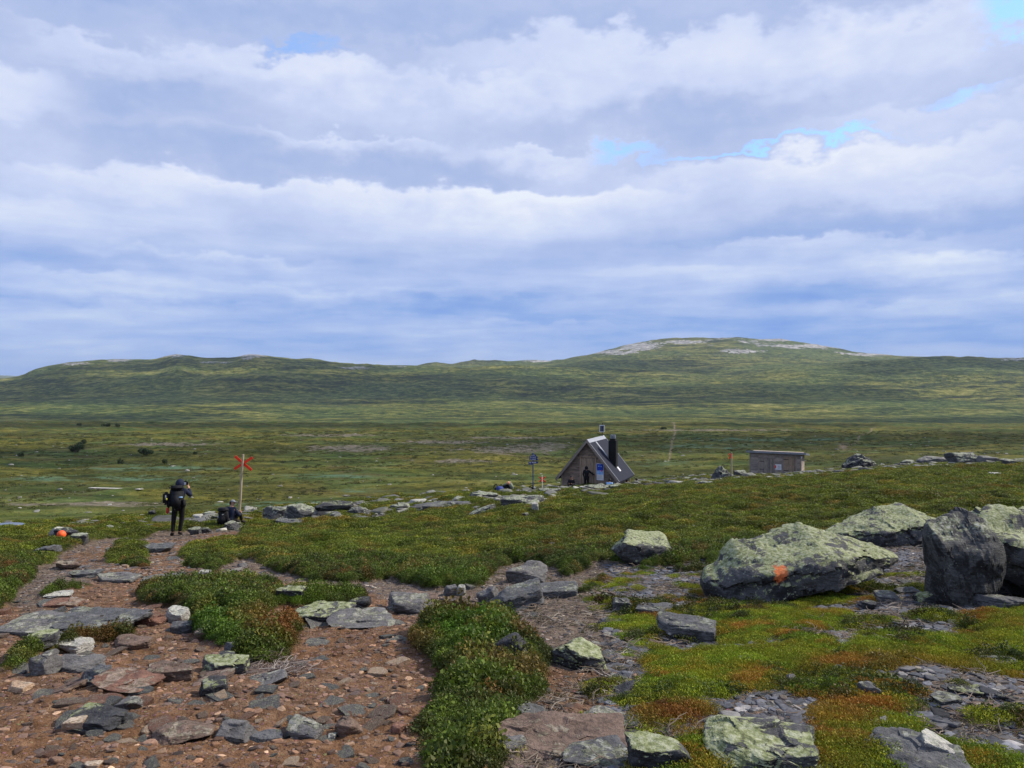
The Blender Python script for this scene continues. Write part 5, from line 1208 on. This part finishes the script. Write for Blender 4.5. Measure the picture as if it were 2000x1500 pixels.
    hc = J['head']; mrot = Matrix((rt, fw, hd)).transposed().to_4x4()
    def cap_part(name, mat, cut, sx, sy, sz, dz=.01, dy=0.):
        b = B(); bmesh.ops.create_icosphere(b, subdivisions=4, radius=1., matrix=Matrix())
        bmesh.ops.delete(b, geom=[v for v in b.verts if cut(v.co)], context='VERTS')
        for v in b.verts: v.co = Vector((v.co.x*sx, v.co.y*sy+dy, v.co.z*sz+dz))
        b.transform(T(*hc) @ mrot); h = obj(name, b, mat, o, True); so = h.modifiers.new('s', 'SOLIDIFY'); so.thickness = .01; return h
    # nose and ears, brows as pieces of the face
    b = B(); bmesh.ops.create_icosphere(b, subdivisions=2, radius=.016, matrix=T(*(hc+fw*.092-hd*.012)) @ mrot @ Matrix.Diagonal((.8, 1.1, 1.6, 1)))
    for s_ in (-1, 1): bmesh.ops.create_icosphere(b, subdivisions=2, radius=.028, matrix=T(*(hc+rt*.086*s_-hd*.01)) @ mrot @ Matrix.Diagonal((.35, .7, 1.1, 1)))
    obj('face_features', b, M['skin'], o, True)
    b = B()
    for s_ in (-1, 1): bmesh.ops.create_icosphere(b, subdivisions=2, radius=.011, matrix=T(*(hc+fw*.084+rt*.033*s_+hd*.012)))
    box(b, tuple(hc+fw*.088-hd*.05), (.04, .01, .008), mrot.to_3x3()); obj('eyes_and_mouth', b, M['hair'], o)
    if hood: cap_part('hood', hood, lambda c: c.y > .62 and c.z < .62, .125, .135, .155, -.005, -.012)
    if hairm: cap_part('hair', hairm, lambda c: (c.y > .15 and c.z < .45) or c.z < -.75, .102, .108, .118, .012, -.008)
    if cap:
        h = cap_part('cap', cap, lambda c: c.z < .12, .104, .110, .112, .02)
        b = B(); box(b, tuple(hc+fw*.135+hd*.038), (.13, .09, .012), mrot.to_3x3(), .004); obj('peak', b, cap, h)
    return o
STAND = dict(pelvis=(0, 0, .95), chest=(0, 0, 1.32), neck=(0, .01, 1.49), head=(0, .03, 1.64), lsh=(-.19, 0, 1.42), rsh=(.19, 0, 1.42), lel=(-.27, -.02, 1.13), rel=(.27, -.02, 1.13), lwr=(-.26, .08, .90), rwr=(.26, .08, .90),
 lhip=(-.10, 0, .90), rhip=(.10, 0, .90), lknee=(-.12, .02, .50), rknee=(.12, .02, .50), lank=(-.14, 0, .09), rank=(.14, 0, .09), ltoe=(-.16, .15, .035), rtoe=(.16, .15, .035))
SIT = dict(pelvis=(0, 0, .14), chest=(0, .09, .50), neck=(0, .13, .66), head=(0, .18, .80), lsh=(-.19, .10, .60), rsh=(.19, .10, .60), lel=(-.25, .22, .36), rel=(.25, .22, .36), lwr=(-.13, .42, .40), rwr=(.13, .42, .40),
 lhip=(-.10, .03, .12), rhip=(.10, .03, .12), lknee=(-.16, .42, .44), rknee=(.16, .42, .44), lank=(-.14, .62, .10), rank=(.14, .62, .10), ltoe=(-.15, .78, .045), rtoe=(.15, .78, .045))
# standing hiker with the camera
p, d = hit(349, 1047); S_ = 1.62*(d/21.3)/1.79*1.0
S_ = (113/F*d)/1.80
pose = dict(STAND); pose.update(head=(.03, .05, 1.62), rsh=(.20, .02, 1.40), rel=(.34, .16, 1.20), rwr=(.24, .34, 1.44), lsh=(-.19, .02, 1.42), lel=(-.24, .22, 1.24), lwr=(.02, .36, 1.46),
            pelvis=(-.0, 0, .96), lhip=(-.10, 0, .91), rhip=(.10, 0, .91), lknee=(-.15, .02, .50), rknee=(.08, .03, .50), lank=(-.17, -.03, .09), rank=(.02, .02, .09), ltoe=(-.23, .10, .035), rtoe=(.05, .18, .035), look=(.3, 1.2, 1.6))
hk = person((p.x, p.y, p.z), R(15), 'standing hiker in black seen from behind with hood up, raising a camera', pose, M['jnavy'], M['tblack'], hood=M['jnavy'], s=S_)
def at(o, v):
    return o.matrix_basis @ Vector(v)
def backpack(name, loc, rot, label, main, parts, s=1., group=None):
    o = empty(name, loc); o.rotation_euler = rot; o.scale = (s, s, s); tag(o, label, 'rucksack', group)
    b = B(); box(b, (0, 0, 0), (.36, .24, .56), None, .07); obj('pack_body', b, M[main], o, True)
    b = B(); box(b, (0, -.01, .31), (.38, .27, .13), None, .05); obj('pack_lid', b, M[parts.get('lid', main)], o, True)
    b = B(); box(b, (0, -.14, -.06), (.26, .10, .32), None, .04); obj('front_pocket', b, M[parts.get('pocket', main)], o, True)
    for sx in (-1, 1):
        b = B(); box(b, (sx*.20, -.02, -.14), (.09, .16, .22), None, .03); obj('side_pocket', b, M[main], o, True)
        b = B(); tube(b, [(sx*.11, .12, .24), (sx*.13, .25, .20), (sx*.14, .28, .0), (sx*.15, .14, -.22)], .02, 8); obj('shoulder_strap', b, M['bag'], o)
    for (c, sz, mt, nm) in parts.get('extra', []):
        b = B(); box(b, c, sz, None, min(sz)*.3); obj(nm, b, M[mt], o, True)
    return o
hw = lambda v: hk.matrix_basis @ Vector(v)
hk.rotation_euler = (0, 0, R(15)); bpy.context.view_layer.update()
backpack('backpack', hk.matrix_world @ Vector((-.02, -.27, 1.20)), (R(-6), 0, R(15)), 'large black rucksack on the back of the standing hiker', 'bag',
   dict(extra=[((.12, -.17, .04), (.13, .02, .035), 'jblue', 'label_patch'), ((-.27, -.02, .02), (.17, .20, .36), 'bag', 'side_bag'), ((-.27, -.135, .05), (.035, .02, .13), 'grey', 'buckle_strap'), ((-.24, -.14, .0), (.03, .02, .06), 'yellow', 'cord'), ((-.22, -.06, -.32), (.07, .07, .18), 'red', 'bottle')]), S_*1.08)
co = empty('photo_camera', hk.matrix_world @ Vector((.15, .37, 1.58)), R(15)); co.scale = (S_,)*3; tag(co, 'black camera with a white panel held up by the standing hiker', 'camera')
b = B(); box(b, (0, 0, 0), (.15, .07, .10), None, .012); box(b, (0, 0, .065), (.06, .05, .03), None, .006); obj('camera_body', b, M['black'], co)
b = B(); tube(b, [(0, .03, 0), (0, .13, 0)], [.038, .042], 16); obj('lens', b, M['black'], co)
boxo('screen', (-.02, -.038, 0), (.07, .006, .08), M['white'], co)
# seated capped hiker
p, d = hit(445, 1030)
pose = dict(SIT); pose.update(look=(1.6, .6, .75), chest=(.02, .07, .50), lknee=(-.14, .38, .46), rknee=(.14, .38, .46), lank=(-.13, .52, .10), rank=(.13, .52, .10), ltoe=(-.14, .68, .045), rtoe=(.14, .68, .045))
s2 = person((p.x, p.y+.1, p.z+.02), R(-22), 'seated hiker in a grey cap and navy jacket beside the tall pole', pose, M['jnavy'], M['tblack'], cap=M['grey'], hairm=M['hair'], s=.86)
bpy.context.view_layer.update()
backpack('backpack', s2.matrix_world @ Vector((-.06, -.20, .34)), (R(8), 0, R(-10)), 'dark rucksack worn by the seated hiker in the cap', 'bag', dict(extra=[((-.205, .0, -.05), (.02, .06, .24), 'jblue', 'side_stripe'), ((.06, -.15, .16), (.05, .1, .03), 'grey', 'buckle_strap')]), .82)
# people at the cabin
bpy.context.view_layer.update()
hm = hut.matrix_world
pose = dict(STAND); pose.update(rel=(.36, .12, 1.22), rwr=(.56, .26, 1.10), rsh=(.19, .02, 1.40), head=(-.02, .06, 1.61), chest=(.0, .04, 1.32), lank=(-.10, 0, .09), rank=(.10, .04, .09), lel=(-.24, -.04, 1.15), lwr=(-.22, .10, .95))
pd = hm @ Vector((.02, -.42, 0)); person((pd.x, pd.y, -7.10), -PHI, 'person in long black clothes reaching for the cabin door', pose, M['jblack'], M['tblack'], hood=M['jblack'], s=.86)
def sit_at(px, py, dd, rz, label, jk, tr, s=.95, hair=True, hood=None, dz=0.):
    x = (px-1000)/F*dd; z = (HZ-py)/F*dd
    return person((x, dd, z+dz), rz, label, dict(SIT), jk, tr, hairm=M['hair'] if hair else None, hood=hood, s=s)
sit_at(1117, 955, 47.6, R(165), 'dark dressed person sitting hunched before the left cabin wall', M['jblack'], M['tblack'], .9)
sit_at(1190, 960, 47.8, R(-20), 'person in a light blue top seated behind a low stone by the cabin', M['jblue'], M['tblack'], .85)
sit_at(1221, 957, 50.5, R(-70), 'person in dark navy crouched under the right eave of the cabin', M['jnavy'], M['tblack'], .72)
sit_at(1247, 956, 50., R(60), 'dark haired person in brown black sitting right of the cabin', M['jblack'], M['tblack'], .8)
sit_at(1260, 957, 50.4, R(-60), 'person in red leaning low at the far right of the cabin group', M['red'], M['tblack'], .66)
# rucksacks and bags lying on the crest
def lay(px, py, dd, rot, label, main, parts, s, grp='bags left on the crest'):
    x = (px-1000)/F*dd; z = (HZ-py)/F*dd
    return backpack('backpack', (x, dd, z), rot, label, main, parts, s, grp)
lay(972, 957, 44.6, (R(70), R(8), R(20)), 'rucksack with red and blue pockets lying on the crest', 'bag', dict(lid='bluebag', pocket='red'), 1.15)
lay(990, 953, 45.2, (R(20), R(62), R(-10)), 'black rucksack with a grey green roll and peach bundle on top', 'bag', dict(lid='green', extra=[((-.2, -.02, .10), (.10, .30, .5), 'green', 'sleeping_mat'), ((-.20, -.12, .30), (.16, .16, .18), 'peach', 'bundle')]), 1.1)
lay(1038, 954, 46.5, (R(75), 0, R(70)), 'small dark bag at the foot of the signpost', 'bag', dict(lid='grey'), .62)
lay(1085, 956, 47.5, (R(82), R(10), R(15)), 'black bag lying left of the cabin', 'bag', dict(), .75)
# orange ball stone on the cairn
x, dd = (120-1000)/F*18.1, 18.1; b = B(); bmesh.ops.create_icosphere(b, subdivisions=4, radius=.098)
for v in b.verts: v.co = v.co*(1+.06*float(n3(np.array([v.co[:]])*9+3)[0])); 
ob = obj('painted_stone', b, M['ball'], None, True); ob.location = (x, dd, (HZ-1044)/F*dd); tag(ob, 'round bright orange painted stone on top of the small cairn', 'stone')

# ------------------------------------------------------------------ boardwalk, puddle, shrubs on the plain
pa, da = hit(176, 956, 66); pb_, db = hit(276, 959, 66)
bw = empty('boardwalk', ((pa.x+pb_.x)/2, (pa.y+pb_.y)/2, (pa.z+pb_.z)/2+.25)); tag(bw, 'pale plank boardwalk crossing the bog on the left', 'boardwalk')
v = Vector(pb_)-Vector(pa); ro = Matrix.Rotation(math.atan2(v.y, v.x), 3, 'Z') @ Matrix.Rotation(-math.atan2(v.z, v.xy.length), 3, 'Y')
for k in (-1, 1):
    b = B(); box(b, tuple(ro @ Vector((0, k*.17, 0))), (v.length, .28, .06), ro); obj('plank', b, M['postw'], bw)
b = B()
for k in range(8): box(b, tuple(ro @ Vector((v.length*((k+.5)/8-.5), 0, -.12))), (.15, .8, .16), ro)
obj('crosspiece', b, M['trim'], bw)
wm, q, bs = material('puddle_water'); bs.inputs['Base Color'].default_value = (.02, .03, .04, 1); bs.inputs['Roughness'].default_value = .06; bs.inputs['Specular IOR Level'].default_value = .9
p, d = hit(-4, 1033); b = B(); bmesh.ops.create_circle(b, cap_ends=True, segments=48, radius=1.)
for v in b.verts: a = math.atan2(v.co.y, v.co.x); v.co = Vector((v.co.x*(.50+.06*math.sin(3*a)), v.co.y*(.55+.05*math.cos(2*a)), 0))
pw = obj('water', b, wm); pw.location = (p.x, p.y+.3, p.z+.05); tag(pw, kind='structure')
leafm = M_tree = flat('willow_leaves', (.055, .078, .026), .7, 0, 2., .5)
def shrub(px, py, w, h, label, grp='dark shrubs standing on the plain'):
    w, h = w*.85, h*.7
    p, d = hit(px, py, 66); W_ = w/F*d/2; H_ = h/F*d; r_ = np.random.RandomState(int(px)); o = empty('shrub', p); tag(o, label, 'shrub', grp)
    n = int(500+W_*160); c_ = [(r_.uniform(-.75, .75)*W_, r_.uniform(-.5, .5)*W_, H_*r_.uniform(.35, .85), r_.uniform(.22, .42)) for k in range(7)]
    V_ = []; F_ = []; s_ = max(.10, d*.0011)
    for k in range(n):
        cx, cy, cz, rr = c_[r_.randint(7)]; dv = r_.normal(size=3); dv /= np.linalg.norm(dv); rad = r_.uniform(.3, 1)**.4
        q0 = np.array([cx+dv[0]*W_*rr*rad, cy+dv[1]*W_*rr*rad, max(.05, cz*.8+dv[2]*H_*rr*rad*.9)]); a = r_.normal(size=3); a /= np.linalg.norm(a); b_ = np.cross(a, dv); b_ /= np.linalg.norm(b_)+1e-6; z_ = s_*r_.uniform(.6, 1.5)
        i = len(V_); V_ += [q0-a*z_, q0+b_*z_*.6, q0+a*z_, q0-b_*z_*.6]; F_.append((i, i+1, i+2, i+3))
    obj('crown', npmesh('crown', V_, F_, False), leafm, o)
    b = B()
    for cx, cy, cz, rr in c_: tube(b, [(cx*.15, cy*.15, -.1), (cx*.6, cy*.6, cz*.5), (cx, cy, cz)], [s_*.35, s_*.25, s_*.12], 5)
    obj('trunk', b, M['bark'], o)
for a in [(150, 884, 36, 30, 'largest dark shrub on the left of the plain'), (163, 868, 10, 14, 'thin upright shrub just behind the largest dark one'), (285, 889, 40, 24, 'wide dark shrub left of the standing hiker on the plain'),
          (235, 906, 14, 14, 'small round shrub between the two wide ones'), (322, 906, 11, 15, 'small dark shrub above the camera of the hiker'), (200, 833, 16, 8, 'left clump of the far shrub row'), (212, 833, 14, 9, 'middle clump of the far shrub row'), (229, 833, 10, 8, 'right clump of the far shrub row'),
          (155, 831, 8, 6, 'tiny lone shrub left of the far shrub row'), (381, 888, 8, 8, 'tiny dark shrub above the gap between the hikers'), (1296, 838, 12, 4, 'tiny dark shrub on the far plain right of the cabin'), (40, 892, 14, 10, 'dim shrub near the left edge of the plain')]:
    shrub(*a)

# ------------------------------------------------------------------ unseen clouds, added outside the frame to shade parts of the land
cm, q, bs = material('shade_cloud_body'); bs.inputs['Base Color'].default_value = (.9, .9, .9, 1)
tl = q.new('ShaderNodeBsdfTranslucent'); tl.inputs[0].default_value = (.95, .95, .95, 1); tp = q.new('ShaderNodeBsdfTransparent'); mx = q.new('ShaderNodeMixShader'); mx.inputs[0].default_value = .45
cm.node_tree.links.new(tl.outputs[0], mx.inputs[1]); cm.node_tree.links.new(tp.outputs[0], mx.inputs[2]); cm.node_tree.links.new(mx.outputs[0], [n for n in cm.node_tree.nodes if n.type == 'OUTPUT_MATERIAL'][0].inputs[0])
def shade_cloud(x, y, z, rx, ry, seed, alt=3000.):
    """an unseen cumulus, placed so that its shadow falls on (x, y, z)"""
    k = (alt-z)/sun_dir.z; c = Vector((x, y, z))+sun_dir*k
    P, Fa = rock_shape(seed, rx, ry, 130., 5, 6, 5, .10, 0., .9); P[:, 2] = np.where(P[:, 2] < 0, P[:, 2]*.3, P[:, 2])
    o = link(bpy.data.objects.new('cloud', npmesh('cloud', P, Fa))); o.data.materials.append(cm); o.location = c; tag(o, kind='structure')
for a in [(-330, 210, -20, 300, 75, 1), (260, 330, -20, 300, 90, 21), (-150, 700, -35, 520, 130, 22), (-900, 1500, -60, 480, 150, 11), (850, 1420, -60, 380, 130, 12), (-1100, 3120, 60, 650, 200, 13), (-500, 130, -12, 330, 75, 9), (-900, 2350, -30, 900, 420, 2), (700, 2300, -40, 700, 420, 3), (-300, 2750, 20, 700, 260, 4), (1900, 2000, -40, 420, 240, 5), (200, 3650, 20, 800, 430, 6), (1900, 3100, 80, 600, 300, 7), (-1900, 2600, 0, 500, 420, 8)]:
    shade_cloud(*a)
# ------------------------------------------------------------------ haze: even pale air round the whole land
b = B(); hz_ = obj('haze', b); bpy.data.objects.remove(hz_)
b = B(); box(b, (0, 0, 0), (36000, 36000, 1)); me = bpy.data.meshes.new('haze'); b.to_mesh(me); b.free()
lo = float(HT.min())-1; hi = max(float(HT.max()), 5)+25
hz_ = link(bpy.data.objects.new('haze', me)); hz_.scale = (1, 1, hi-lo); hz_.location = (0, 0, (hi+lo)/2); tag(hz_, kind='stuff')
hmat = bpy.data.materials.new('haze_air'); hmat.use_nodes = True; hn = hmat.node_tree; hn.nodes.clear()
pv = hn.nodes.new('ShaderNodeVolumePrincipled'); pv.inputs['Color'].default_value = (.72, .84, 1., 1); pv.inputs['Density'].default_value = 4e-5; pv.inputs['Anisotropy'].default_value = 0.
hn.links.new(pv.outputs[0], hn.nodes.new('ShaderNodeOutputMaterial').inputs['Volume']); me.materials.append(hmat)
